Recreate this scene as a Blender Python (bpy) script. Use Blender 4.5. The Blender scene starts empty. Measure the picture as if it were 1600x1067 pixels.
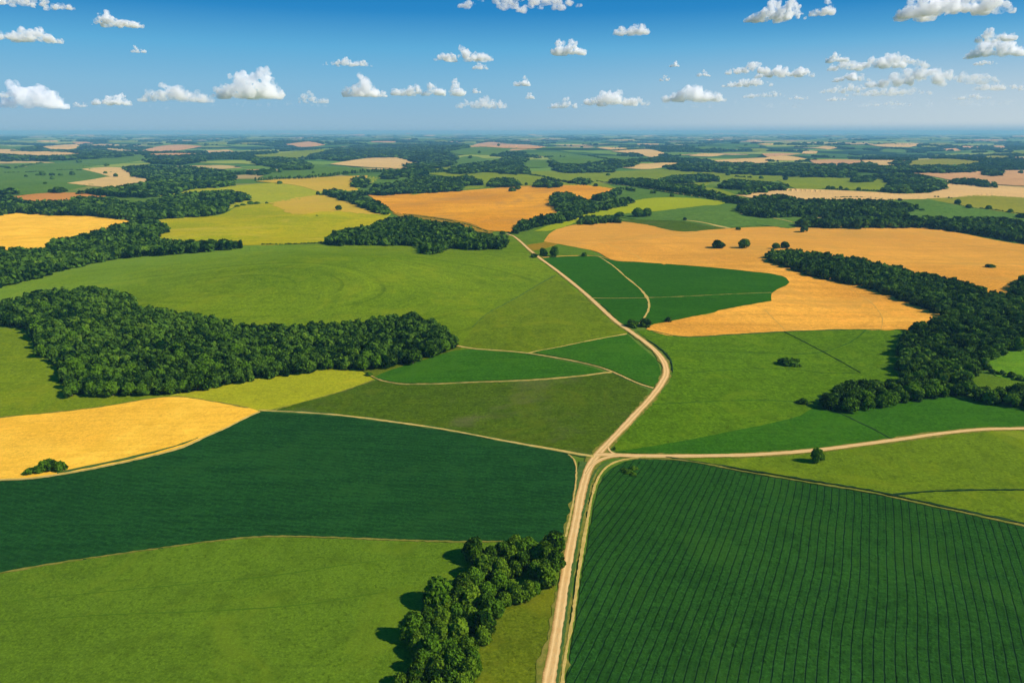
import bpy, math, random
import numpy as np
from mathutils import Vector, Matrix, noise as mnoise
from mathutils.geometry import delaunay_2d_cdt

random.seed(7)
RNG = np.random.default_rng(7)
SC = bpy.context.scene
COL = SC.collection
R = math.radians

# ------------------------------------------------------------------ camera
CAMH = 150.0
FPX = 1600 * 24.0 / 36.0
PITCH = R(17.1)
SUN_EL = R(38.0)
SUN_AZ = R(-14.0)            # direction to the sun in the x (right) / y (ahead) plane


def rays(P):
    P = np.asarray(P, float)
    x = (P[:, 0] - 800.0) / FPX
    v = (533.5 - P[:, 1]) / FPX
    cp, sp = math.cos(PITCH), math.sin(PITCH)
    return np.stack([x, cp + v * sp, -sp + v * cp], 1)


def project(W):
    """world points -> photo pixels and depth"""
    W = np.asarray(W, float)
    cp, sp = math.cos(PITCH), math.sin(PITCH)
    x, y, z = W[:, 0], W[:, 1], W[:, 2] - CAMH
    dep = y * cp - z * sp
    up = y * sp + z * cp
    return np.stack([800 + FPX * x / dep, 533.5 - FPX * up / dep], 1), dep


# ------------------------------------------------------------------ terrain
def sstep(v, a, b):
    t = np.clip((v - a) / (b - a), 0, 1)
    return t * t * (3 - 2 * t)


def terrain(x, y):
    x = np.asarray(x, float)
    y = np.asarray(y, float)
    r = np.hypot(x, y)
    h = 2.7 * np.sin(x / 57 + 1.3 + 0.5 * np.sin(y / 90)) * np.sin(y / 63 + .4 + .4 * np.sin(x / 110)) * sstep(r, 180, 450)
    h = h + 10 * np.sin(x / 290 + .7 * np.sin(y / 400)) * np.cos(y / 310 + 1) * sstep(r, 700, 1900)
    h = h + 24 * np.sin(x / 900 + 2 + .9 * np.sin(y / 1500)) * np.sin(y / 800 + .7 + .8 * np.sin(x / 1700)) * sstep(r, 2500, 7000)
    h = h + 17 * np.exp(-((x + 215) / 220) ** 2 - ((y - 735) / 140) ** 2)
    h = h + 8 * np.exp(-((x + 420) / 230) ** 2 - ((y - 1330) / 200) ** 2)
    h = h + 8 * np.exp(-((x - 120) / 300) ** 2 - ((y - 1750) / 230) ** 2)
    return h


def cast(P, lift=0.0):
    """photo pixels -> points on the terrain (lifted)"""
    D = rays(P)
    n = len(D)
    ts = np.geomspace(100, 60000, 500)
    out = np.zeros((n, 3))
    lift = np.broadcast_to(lift, (n,))
    for i in range(0, n, 4000):
        d = D[i:i + 4000]
        X = d[:, 0:1] * ts
        Y = d[:, 1:2] * ts
        Z = CAMH + d[:, 2:3] * ts
        G = Z - terrain(X, Y) - lift[i:i + 4000, None]
        neg = G < 0
        k = np.argmax(neg, 1)
        k[~neg.any(1)] = len(ts) - 1
        k = np.maximum(k, 1)
        lo = ts[k - 1].copy()
        hi = ts[k].copy()
        for _ in range(25):
            m = .5 * (lo + hi)
            g = CAMH + d[:, 2] * m - terrain(d[:, 0] * m, d[:, 1] * m) - lift[i:i + 4000]
            lo = np.where(g > 0, m, lo)
            hi = np.where(g > 0, hi, m)
        m = .5 * (lo + hi)
        out[i:i + 4000] = d * m[:, None]
    out[:, 2] += CAMH
    return out


def vnoise(x, y, seed=0):
    """value noise in numpy, 0..1"""
    xi = np.floor(x).astype(np.int64)
    yi = np.floor(y).astype(np.int64)
    fx = x - xi
    fy = y - yi
    fx = fx * fx * (3 - 2 * fx)
    fy = fy * fy * (3 - 2 * fy)

    def h(a, b):
        n = (a * 374761393 + b * 668265263 + seed * 974711) & 0x7fffffff
        n = ((n ^ (n >> 13)) * 1274126177) & 0x7fffffff
        return ((n ^ (n >> 16)) & 0xffff) / 65535.0
    return (h(xi, yi) * (1 - fx) + h(xi + 1, yi) * fx) * (1 - fy) + (h(xi, yi + 1) * (1 - fx) + h(xi + 1, yi + 1) * fx) * fy


def inside(P, poly):
    P = np.asarray(P, float)
    poly = np.asarray(poly, float)
    x, y = P[:, 0], P[:, 1]
    res = np.zeros(len(P), bool)
    j = len(poly) - 1
    for i in range(len(poly)):
        xi, yi = poly[i]
        xj, yj = poly[j]
        if yi != yj:
            c = ((yi > y) != (yj > y)) & (x < (xj - xi) * (y - yi) / (yj - yi) + xi)
            res ^= c
        j = i
    return res


def smooth_poly(pts, closed=True, step=6.0, sharp=.75):
    """Catmull-Rom through the traced points; corners tighter than ~60 degrees stay sharp"""
    p = [np.array(q, float) for q in pts]
    n = len(p)
    tang = []
    for i in range(n):
        a = p[i - 1] if (closed or i > 0) else p[i]
        b = p[(i + 1) % n] if (closed or i < n - 1) else p[i]
        u, v = p[i] - a, b - p[i]
        lu, lv = np.linalg.norm(u), np.linalg.norm(v)
        if lu < 1e-6 or lv < 1e-6:
            tang.append(None)
            continue
        c = np.dot(u, v) / (lu * lv)
        tang.append((u / lu * lv + v / lv * lu) / (lu + lv) if c > sharp else None)
    out = []
    m = n if closed else n - 1
    for i in range(m):
        a, b = p[i], p[(i + 1) % n]
        L = np.linalg.norm(b - a)
        k = max(1, int(L / step))
        ta = tang[i] * L if tang[i] is not None else (b - a)
        tb = tang[(i + 1) % n] * L if tang[(i + 1) % n] is not None else (b - a)
        for s in range(k):
            t = s / k
            h00 = 2 * t ** 3 - 3 * t * t + 1
            h10 = t ** 3 - 2 * t * t + t
            h01 = -2 * t ** 3 + 3 * t * t
            h11 = t ** 3 - t * t
            out.append(h00 * a + h10 * ta + h01 * b + h11 * tb)
    if not closed:
        out.append(p[-1])
    return np.array(out)


# ------------------------------------------------------------------ objects
def tag(o, label=None, cat=None, group=None, kind=None):
    if label:
        o['label'] = label
    if cat:
        o['category'] = cat
    if group:
        o['group'] = group
    if kind:
        o['kind'] = kind
    return o


def mesh_np(name, V, F, mats, tint=None, smooth=False, midx=None):
    """F: (n,3) or (n,4) array, or list of such arrays"""
    Fs = [f for f in (F if isinstance(F, list) else [F]) if len(f)]
    me = bpy.data.meshes.new(name)
    V = np.asarray(V, np.float32)
    me.vertices.add(len(V))
    me.vertices.foreach_set('co', V.ravel())
    nl = sum(f.size for f in Fs)
    nf = sum(len(f) for f in Fs)
    me.loops.add(nl)
    me.loops.foreach_set('vertex_index', np.concatenate([f.ravel() for f in Fs]).astype(np.int32))
    me.polygons.add(nf)
    tot = np.concatenate([np.full(len(f), f.shape[1]) for f in Fs])
    st = np.concatenate([[0], np.cumsum(tot)[:-1]])
    me.polygons.foreach_set('loop_start', st.astype(np.int32))
    me.polygons.foreach_set('loop_total', tot.astype(np.int32))
    if midx is not None:
        me.polygons.foreach_set('material_index', midx.astype(np.int32))
    if tint is not None:
        a = me.attributes.new('tint', 'FLOAT', 'POINT')
        a.data.foreach_set('value', np.asarray(tint, np.float32))
    me.update(calc_edges=True)
    me.polygons.foreach_set('use_smooth', np.full(nf, smooth))
    for m in (mats if isinstance(mats, (list, tuple)) else [mats]):
        me.materials.append(m)
    return me


def link(name, me, parent=None):
    o = bpy.data.objects.new(name, me)
    COL.objects.link(o)
    if parent:
        o.parent = parent
    return o


# ------------------------------------------------------------------ materials
def new_mat(name):
    m = bpy.data.materials.new(name)
    m.use_nodes = True
    nt = m.node_tree
    nt.nodes.clear()
    return m, nt


class NT:
    """tiny helper for node graphs"""
    def __init__(self, nt):
        self.nt = nt

    def n(self, t, **kw):
        nd = self.nt.nodes.new(t)
        for k, v in kw.items():
            setattr(nd, k, v)
        return nd

    def l(self, a, b):
        self.nt.links.new(a, b)

    def put(self, sock, v):
        if isinstance(v, bpy.types.NodeSocket):
            self.l(v, sock)
        elif isinstance(v, (tuple, list)) and len(v) == 3 and sock.type == 'RGBA':
            sock.default_value = (*v, 1)
        else:
            sock.default_value = v

    def math(self, op, a, b=None, c=None):
        nd = self.n('ShaderNodeMath', operation=op)
        for s, v in zip(nd.inputs, (a, b, c)):
            if v is not None:
                self.put(s, v)
        return nd.outputs[0]

    def mix(self, f, a, b, blend='MIX'):
        nd = self.n('ShaderNodeMix', data_type='RGBA', blend_type=blend)
        self.put(nd.inputs[0], f)
        self.put(nd.inputs[6], a)
        self.put(nd.inputs[7], b)
        return nd.outputs[2]

    def pos(self):
        return self.n('ShaderNodeNewGeometry').outputs['Position']

    def xform(self, vec, rot=0.0, scale=(1, 1, 1)):
        m = self.n('ShaderNodeMapping')
        m.inputs['Rotation'].default_value = (0, 0, rot)
        m.inputs['Scale'].default_value = scale
        self.l(vec, m.inputs['Vector'])
        return m.outputs[0]

    def noise(self, vec, scale, detail=3, rough=.55, dist=0.0):
        nd = self.n('ShaderNodeTexNoise')
        nd.inputs['Scale'].default_value = scale
        nd.inputs['Detail'].default_value = detail
        nd.inputs['Roughness'].default_value = rough
        nd.inputs['Distortion'].default_value = dist
        if vec is not None:
            self.l(vec, nd.inputs['Vector'])
        return nd.outputs['Fac']

    def ramp(self, f, lo, hi, a=0.0, b=1.0):
        nd = self.n('ShaderNodeMapRange', interpolation_type='SMOOTHSTEP')
        self.put(nd.inputs[0], f)
        for i, v in enumerate((lo, hi, a, b)):
            nd.inputs[i + 1].default_value = v
        return nd.outputs[0]

    def surf(self, col, rough=.9, spec=.15, normal=None):
        spec = 0.0
        b = self.n('ShaderNodeBsdfPrincipled')
        self.put(b.inputs['Base Color'], col)
        b.inputs['Roughness'].default_value = rough
        b.inputs['Specular IOR Level'].default_value = spec
        if normal is not None:
            self.l(normal, b.inputs['Normal'])
        o = self.n('ShaderNodeOutputMaterial')
        self.l(b.outputs[0], o.inputs[0])
        return b

    def bump(self, h, dist, strength=1.0):
        b = self.n('ShaderNodeBump')
        b.inputs['Strength'].default_value = strength
        b.inputs['Distance'].default_value = dist
        self.l(h, b.inputs['Height'])
        return b.outputs[0]


def scl(c, k):
    return tuple(max(0, v * k) for v in c)


TONE = {'soybean_crop': (0.99, 0.82, 0.48),
        'pasture_grass': (0.73, 0.69, 0.32),
        'mown_meadow': (1.03, 0.86, 0.17),
        'ripe_wheat': (1.16, 1.04, 0.53),
        'cut_wheat': (1.05, 0.78, 0.37),
        'orange_wheat': (1.14, 0.9, 0.16),
        'young_soybean': (2.26, 1.04, 0.16),
        'pivot_soybean': (1.41, 0.92, 0.13),
        'thin_olive_crop': (0.89, 0.84, 0.18),
        'green_grain': (0.98, 0.83, 0.13),
        'yellowing_pasture': (0.82, 0.72, 0.25),
        'soybean_rows': (1.33, 0.94, 0.46),
        'lime_meadow': (1.14, 0.94, 0.36),
        'gold_meadow': (0.92, 0.87, 0.12),
        'grazed_meadow': (0.91, 0.79, 0.21),
        'left_meadow': (0.91, 0.79, 0.21),
        'olive_pasture': (0.91, 0.79, 0.21),
        'far_meadow': (.95, .82, .5),
        'far_lime_meadow': (0.91, 0.79, 0.21),
        'far_olive_grass': (0.91, 0.79, 0.21),
        'bright_rape': (0.91, 0.79, 0.21),
        'ripening_grain': (.88, .86, .4),
        'red_stubble': (1.1, .95, .5),
        'brown_fallow': (1.14, 0.9, 0.16),
        'far_stubble': (1.0, .95, .75),
        'far_ploughland': (.95, .92, .62)}


def field_mat(name, base, alt=None, var=.25, rot=0.0, streak=(.015, .5), streak_amt=.25, big=.02, big_amt=.5,
              fine=1.6, fine_amt=.35, bump=.25, rings=None, lines=None, patch=None, drift=None):
    """crop or grass surface: two crop tones in broad drifts, drill-row streaks, plant-scale mottling and bump.
    rings: (cx, cy, sx, sy, spacing, amount) curved passes of the mower; lines: (rot, spacing, width, amount, soil)"""
    m, nt = new_mat(name)
    g = NT(nt)
    p = g.pos()
    alt = alt or scl(base, 1.3)
    k = TONE.get(name, (1, 1, 1))
    base = tuple(a * b for a, b in zip(base, k))
    alt = tuple(a * b for a, b in zip(alt, k))
    broad = g.noise(p, big, 4, .6, .6)
    c = g.mix(g.math('MULTIPLY', g.ramp(broad, .35, .68), big_amt), base, alt)
    q = g.xform(p, rot, (streak[0], streak[1], .01))
    st = g.noise(q, 1.0, 4, .65, .15)
    c = g.mix(g.math('MULTIPLY', g.ramp(st, .38, .66), streak_amt), c, scl(base, .62))
    fn = g.noise(p, fine * .8, 5, .75)
    c = g.mix(g.math('MULTIPLY', g.ramp(fn, .46, .62), min(1, fine_amt * 1.5)), c, scl(alt, 1.5))
    fn2 = g.noise(p, fine * .45, 5, .75)
    c = g.mix(g.math('MULTIPLY', g.ramp(fn2, .50, .64), min(1, fine_amt * 1.7)), c, scl(base, .5))
    md = g.noise(p, .09, 5, .72, .5)
    c = g.mix(g.math('MULTIPLY', g.ramp(md, .46, .64), min(1, fine_amt * 1.15)), c, scl(base, .66))
    lo = g.noise(p, .022, 4, .7, 1.2)
    c = g.mix(g.math('MULTIPLY', g.ramp(lo, .50, .66), min(1, fine_amt * 1.1)), c, tuple(a * b for a, b in zip(alt, (1.35, 1.12, 1.0))))
    hgt = g.math('ADD', fn, g.math('MULTIPLY', st, 1.2))
    if rings:
        cx, cy, sx, sy, spc, amt = rings
        mp = g.n('ShaderNodeMapping')
        mp.inputs['Location'].default_value = (-cx * sx, -cy * sy, 0)
        mp.inputs['Scale'].default_value = (sx, sy, 0)
        g.l(p, mp.inputs['Vector'])
        wob = g.noise(p, .012, 2, .5)
        ln = g.n('ShaderNodeVectorMath', operation='LENGTH')
        g.l(mp.outputs[0], ln.inputs[0])
        rad = g.math('ADD', ln.outputs['Value'], g.math('MULTIPLY', wob, spc * 1.2))
        cmb = g.n('ShaderNodeCombineXYZ')
        g.l(rad, cmb.inputs[0])
        rn = g.noise(cmb.outputs[0], 1.0 / spc, 3, .7)
        vis = g.ramp(g.noise(p, .009, 2), .38, .62)
        c = g.mix(g.math('MULTIPLY', g.math('MULTIPLY', g.ramp(rn, .52, .66), amt), vis), c, scl(base, .55))
        c = g.mix(g.math('MULTIPLY', g.math('MULTIPLY', g.ramp(rn, .48, .36), amt * .7), vis), c, scl(alt, 1.35))
        hgt = g.math('ADD', hgt, rn)
    if lines:
        lr, spc, wid, amt, soil = lines
        warp = g.noise(p, .0065, 2, .4)
        warp2 = g.noise(p, .22, 2, .5)
        rx = g.xform(p, lr, (1, 1, 1))
        sx = g.n('ShaderNodeSeparateXYZ')
        g.l(rx, sx.inputs[0])
        xx = g.math('ADD', sx.outputs[0], g.math('ADD', g.math('MULTIPLY', warp, 14.0), g.math('MULTIPLY', warp2, .55)))
        fr = g.math('PINGPONG', xx, spc / 2)
        ln2 = g.ramp(fr, wid * .25, wid)                    # 0 on the line, 1 in the crop
        inv = g.math('SUBTRACT', 1.0, ln2)
        brk = g.ramp(g.noise(p, .06, 3), .30, .55, .45, 1.0)
        c = g.mix(g.math('MULTIPLY', g.math('MULTIPLY', inv, amt), brk), c, soil)
        crest = g.ramp(fr, spc * .30, spc * .5)
        c = g.mix(g.math('MULTIPLY', crest, .22), c, scl(alt, 1.35))
        hgt = g.math('ADD', hgt, g.math('MULTIPLY', ln2, 2.6 * amt * amt))
    if drift:                                   # ripeness changing across the field: (dx, dy, from, to, colour, amount)
        dx, dy, a0, b0, col3, amt = drift
        dt = g.n('ShaderNodeVectorMath', operation='DOT_PRODUCT')
        g.l(p, dt.inputs[0])
        dt.inputs[1].default_value = (dx, dy, 0)
        wob = g.math('MULTIPLY', g.math('SUBTRACT', g.noise(p, .008, 4, .65), .5), abs(b0 - a0) * 1.1)
        c = g.mix(g.math('MULTIPLY', g.ramp(g.math('ADD', dt.outputs['Value'], wob), a0, b0), amt), c, col3)
    if patch:
        col2, psc, lo, hi, amt = patch
        pn = g.noise(p, psc, 4, .6, .8)
        c = g.mix(g.math('MULTIPLY', g.ramp(pn, lo, hi), amt), c, col2)
    g.surf(c, 1.0, 0.0, g.bump(hgt, bump, .8))
    return m


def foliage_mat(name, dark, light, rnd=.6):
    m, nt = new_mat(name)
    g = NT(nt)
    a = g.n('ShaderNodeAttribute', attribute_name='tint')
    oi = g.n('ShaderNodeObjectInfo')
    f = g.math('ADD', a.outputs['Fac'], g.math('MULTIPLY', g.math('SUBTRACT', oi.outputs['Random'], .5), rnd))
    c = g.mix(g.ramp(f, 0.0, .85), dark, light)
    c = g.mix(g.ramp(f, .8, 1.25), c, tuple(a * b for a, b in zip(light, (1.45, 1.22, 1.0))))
    b = g.n('ShaderNodeBsdfDiffuse')
    g.put(b.inputs[0], c)
    t = g.n('ShaderNodeBsdfTranslucent')
    g.put(t.inputs[0], g.mix(.5, c, (.12, .2, .02)))
    mx = g.n('ShaderNodeMixShader')
    mx.inputs[0].default_value = .18
    g.l(b.outputs[0], mx.inputs[1])
    g.l(t.outputs[0], mx.inputs[2])
    o = g.n('ShaderNodeOutputMaterial')
    g.l(mx.outputs[0], o.inputs[0])
    return m


def road_mat():
    m, nt = new_mat('packed_sand')
    g = NT(nt)
    p = g.pos()
    uv = g.n('ShaderNodeAttribute', attribute_name='tint').outputs['Fac']      # 0..1 across the road
    n1 = g.noise(p, .35, 4, .65)
    n2 = g.noise(p, 2.2, 4, .7)
    c = g.mix(g.ramp(n1, .3, .7), (.60, .345, .115), (.72, .45, .165))
    u = g.math('ADD', uv, g.math('MULTIPLY', g.math('SUBTRACT', g.noise(p, .12, 2), .5), .16))
    d = g.math('ABSOLUTE', g.math('SUBTRACT', g.math('ABSOLUTE', g.math('SUBTRACT', u, .5)), .23))
    rut = g.ramp(d, .10, .02)
    c = g.mix(g.math('MULTIPLY', rut, .6), c, (.86, .58, .235))
    mid = g.ramp(g.math('ABSOLUTE', g.math('SUBTRACT', u, .5)), .10, .03)
    c = g.mix(g.math('MULTIPLY', g.math('MULTIPLY', mid, g.ramp(n1, .42, .6)), .55), c, (.40, .27, .10))
    edge = g.ramp(g.math('ABSOLUTE', g.math('SUBTRACT', u, .5)), .32, .48)
    c = g.mix(g.math('MULTIPLY', edge, g.ramp(n2, .30, .55)), c, (.36, .20, .05))
    c = g.mix(g.math('MULTIPLY', g.ramp(n2, .5, .75), .3), c, (.48, .29, .13))
    g.surf(c, .95, .1, g.bump(n2, .08, .6))
    return m


def simple_mat(name, a, b, sc=.5, fine=2.5):
    m, nt = new_mat(name)
    g = NT(nt)
    p = g.pos()
    c = g.mix(g.ramp(g.noise(p, sc, 4, .65), .35, .65), a, b)
    f = g.noise(p, fine, 4, .7)
    c = g.mix(g.math('MULTIPLY', g.ramp(f, .5, .7), .4), c, scl(a, .6))
    g.surf(c, .95, .08, g.bump(f, .2, .7))
    return m


def ground_mat():
    m, nt = new_mat('rough_grassland')
    g = NT(nt)
    p = g.pos()
    near = g.mix(g.ramp(g.noise(p, .06, 4, .6), .35, .65), (.070, .140, .012), (.115, .175, .018))
    q = g.xform(p, .12, (1 / 560.0, 1 / 300.0, 0))
    wn = g.n('ShaderNodeTexNoise')
    wn.inputs['Scale'].default_value = .0016
    wn.inputs['Detail'].default_value = 3
    g.l(p, wn.inputs['Vector'])
    off = g.n('ShaderNodeVectorMath', operation='MULTIPLY_ADD')
    g.l(wn.outputs['Color'], off.inputs[0])
    off.inputs[1].default_value = (.9, .9, 0)
    g.l(q, off.inputs[2])
    v = g.n('ShaderNodeTexVoronoi')
    v.inputs['Scale'].default_value = 1.0
    g.l(off.outputs[0], v.inputs['Vector'])
    sp = g.n('ShaderNodeSeparateColor')
    g.l(v.outputs['Color'], sp.inputs[0])
    cr = g.n('ShaderNodeValToRGB')
    cr.color_ramp.interpolation = 'CONSTANT'
    els = [(0, (.016, .045, .016)), (.20, (.070, .15, .025)), (.40, (.14, .23, .03)), (.58, (.26, .30, .045)),
           (.74, (.055, .12, .025)), (.86, (.48, .34, .12)), (.95, (.50, .31, .13))]
    while len(cr.color_ramp.elements) < len(els):
        cr.color_ramp.elements.new(.5)
    for e, (t, c) in zip(cr.color_ramp.elements, els):
        e.position = t
        e.color = (*c, 1)
    g.l(sp.outputs[0], cr.inputs[0])
    far = g.mix(g.math('MULTIPLY', g.ramp(g.noise(p, .004, 4, .65), .62, .70), .6), cr.outputs[0], (.020, .045, .018))
    v2 = g.n('ShaderNodeTexVoronoi', feature='DISTANCE_TO_EDGE')      # hedgerows between the far fields
    v2.inputs['Scale'].default_value = 1.0
    g.l(off.outputs[0], v2.inputs['Vector'])
    hedge = g.math('MULTIPLY', g.ramp(v2.outputs['Distance'], .022, .009), g.ramp(g.noise(p, .006, 3), .38, .52))
    far = g.mix(hedge, far, (.014, .034, .012))
    ln = g.n('ShaderNodeVectorMath', operation='LENGTH')
    g.l(p, ln.inputs[0])
    c = g.mix(g.ramp(ln.outputs['Value'], 1700, 3200), near, far)
    g.surf(c, .95, .05, g.bump(g.noise(p, 1.2, 4, .7), .2, .6))
    return m


# ------------------------------------------------------------------ the ground sheet
def build_ground():
    rr = np.concatenate([[0.0], np.geomspace(40, 42000, 330)])
    na = 400
    th = np.linspace(0, 2 * math.pi, na, endpoint=False)
    X = rr[1:, None] * np.sin(th)
    Y = rr[1:, None] * np.cos(th)
    Z = terrain(X, Y)
    V = np.concatenate([[[0, 0, float(terrain(0, 0))]], np.stack([X.ravel(), Y.ravel(), Z.ravel()], 1)])
    nr = len(rr) - 1
    i, j = np.meshgrid(np.arange(nr - 1), np.arange(na), indexing='ij')
    j2 = (j + 1) % na
    q = np.stack([1 + i * na + j, 1 + (i + 1) * na + j, 1 + (i + 1) * na + j2, 1 + i * na + j2], -1).reshape(-1, 4)[:, ::-1]
    k = np.arange(na)
    t = np.stack([np.zeros(na, int), 1 + (k + 1) % na, 1 + k], 1)[:, ::-1]
    # keep faces pointing up
    me = mesh_np('ground', V, [q, t], ground_mat(), smooth=True)
    if me.polygons[len(me.polygons) // 2].normal.z < 0:
        me.flip_normals()
    o = link('ground', me)
    tag(o, 'rolling farmland ground stretching to the hazy horizon', 'ground', kind='structure')


def beyond(pts):
    """fields and roads go on past the frame's edges"""
    out = []
    for x, y in pts:
        if x > 1720 and y > 600:
            x += 620
        elif x < -150 and y > 600:
            x -= 620
        out.append((x, y))
    return out


FIELD_POLYS = []


def field(name, label, cat, mat, pts, lift=.2, ragged=.35, sharp=.75):
    """a crop or grass sheet lying on the terrain, with a real edge as high as the crop"""
    far = min(p[1] for p in pts)
    pts = beyond(pts)
    B = smooth_poly(pts, True, 6.0 if far > 330 else 4.0, sharp)
    keep = [0]
    for i in range(1, len(B)):
        if np.linalg.norm(B[i] - B[keep[-1]]) > .4:
            keep.append(i)
    B = B[keep]
    FIELD_POLYS.append(B)
    x0, y0 = B.min(0)
    x1, y1 = B.max(0)
    dx = max(3.0, min(14.0, (x1 - x0) / 70))
    dy = max(1.2, (y1 - y0) / 45)
    gx, gy = np.meshgrid(np.arange(x0 + dx / 2, x1, dx), np.arange(y0 + dy / 2, y1, dy))
    gp = np.stack([gx.ravel(), gy.ravel()], 1)
    if len(gp):
        gp = gp[inside(gp, B)]
        # stay clear of the edge
        if len(gp):
            d = np.min(np.hypot(gp[:, None, 0] - B[None, :, 0], (gp[:, None, 1] - B[None, :, 1]) * 2), 1)
            gp = gp[d > dy * .8]
    allp = [Vector(p) for p in B] + [Vector(p) for p in gp]
    nb = len(B)
    res = delaunay_2d_cdt(allp, [(i, (i + 1) % nb) for i in range(nb)], [list(range(nb))], 1, 1e-6)
    P2 = np.array([tuple(v) for v in res[0]])
    F = np.array([f for f in res[2] if len(f) == 3])
    W = cast(P2)
    dist = np.hypot(W[:, 0], W[:, 1])
    # ragged edge: plants do not end on a ruled line
    orig = res[3]
    isb = np.array([any(k < nb for k in o) for o in orig])
    jit = np.minimum(ragged, .008 * dist + .1)
    W[isb, 0] += (RNG.random(isb.sum()) - .5) * 2 * jit[isb]
    W[isb, 1] += (RNG.random(isb.sum()) - .5) * 2 * jit[isb]
    tz = terrain(W[:, 0], W[:, 1])
    W[:, 2] = tz + lift + .0004 * np.maximum(dist - 300, 0)
    # boundary skirt down into the ground
    e = np.sort(np.concatenate([F[:, [0, 1]], F[:, [1, 2]], F[:, [2, 0]]]), 1)
    u, cnt = np.unique(e, axis=0, return_counts=True)
    be = u[cnt == 1]
    n = len(W)
    W2 = W.copy()
    W2[:, 2] = tz - .3
    used = np.unique(be)
    remap = np.full(n, -1)
    remap[used] = n + np.arange(len(used))
    V = np.concatenate([W, W2[used]])
    Q = np.stack([be[:, 0], be[:, 1], remap[be[:, 1]], remap[be[:, 0]]], 1)
    # upward winding
    a, b, c = W[F[:, 0]], W[F[:, 1]], W[F[:, 2]]
    nz = (b[:, 0] - a[:, 0]) * (c[:, 1] - a[:, 1]) - (b[:, 1] - a[:, 1]) * (c[:, 0] - a[:, 0])
    F[nz < 0] = F[nz < 0][:, ::-1]
    me = mesh_np(name, V, [F, Q], mat, smooth=False)
    o = link(name, me)
    tag(o, label, cat, kind='structure')
    return o


def strip(name, label, cat, mat, pts, width, lift=.5, ragged=.12, kind='structure', group=None, step=4.0, nacross=4):
    """a road, track, verge or ditch: a ribbon following the terrain"""
    C2 = smooth_poly(beyond(pts), False, step, .3)
    W = cast(C2)
    # resample evenly in the world
    d = np.concatenate([[0], np.cumsum(np.hypot(*np.diff(W[:, :2], axis=0).T))])
    n = max(8, int(d[-1] / max(1.0, .006 * np.hypot(W[:, 0], W[:, 1]).mean())))
    s = np.linspace(0, d[-1], n)
    x = np.interp(s, d, W[:, 0])
    y = np.interp(s, d, W[:, 1])
    for _ in range(3):
        x[1:-1] = (x[:-2] + 2 * x[1:-1] + x[2:]) / 4
        y[1:-1] = (y[:-2] + 2 * y[1:-1] + y[2:]) / 4
    tx, ty = np.gradient(x), np.gradient(y)
    L = np.hypot(tx, ty)
    nx, ny = ty / L, -tx / L
    if np.isscalar(width):
        wl = np.full(n, float(width))
    else:
        wl = np.interp(np.linspace(0, 1, n), np.linspace(0, 1, len(width)), width)
    sl = np.arange(n) * (d[-1] / n)
    sd = len(bpy.data.objects)
    if name == 'dirt_road':
        wl = wl * (.93 + .14 * vnoise(sl / 14, sl * 0, sd))
    else:                                       # worn tracks and verges swell, shrink and nearly break
        wl = wl * (.45 + .65 * vnoise(sl / 17, sl * 0, sd) + .45 * vnoise(sl / 4.5, sl * 0 + 3, sd))
    V = []
    T = []
    offs = np.linspace(-.5, .5, nacross + 1)
    jl = (RNG.random((2, n)) - .5) * 2 * ragged
    for k, o in enumerate(offs):
        w = wl * o
        if k == 0:
            w = w + jl[0]
        if k == nacross:
            w = w + jl[1]
        px, py = x + nx * w, y + ny * w
        pz = terrain(px, py) + lift + .0004 * np.maximum(np.hypot(px, py) - 300, 0)
        V.append(np.stack([px, py, pz], 1))
        T.append(np.full(n, o + .5))
    for k, o in ((0, 0), (nacross, nacross)):
        w = V[o].copy()
        w[:, 2] -= lift + .4
        V.append(w)
        T.append(T[o])
    V = np.concatenate(V)
    T = np.concatenate(T)
    F = []
    i = np.arange(n - 1)
    order = [nacross + 1] + list(range(nacross + 1)) + [nacross + 2]
    for a, b in zip(order[:-1], order[1:]):
        F.append(np.stack([a * n + i, a * n + i + 1, b * n + i + 1, b * n + i], 1)[:, ::-1])
    me = mesh_np(name, V, [np.concatenate(F)], mat, tint=T)
    if me.polygons[len(me.polygons) // 2].normal.z < 0:
        me.flip_normals()
    o = link(name, me)
    tag(o, label, cat, group, kind)
    return o


# ------------------------------------------------------------------ trees
def ico(sub):
    import bmesh
    bm = bmesh.new()
    bmesh.ops.create_icosphere(bm, subdivisions=sub, radius=1)
    V = np.array([v.co[:] for v in bm.verts])
    F = np.array([[v.index for v in f.verts] for f in bm.faces])
    bm.free()
    return V, F


ICO = {1: ico(1), 2: ico(2)}


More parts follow.
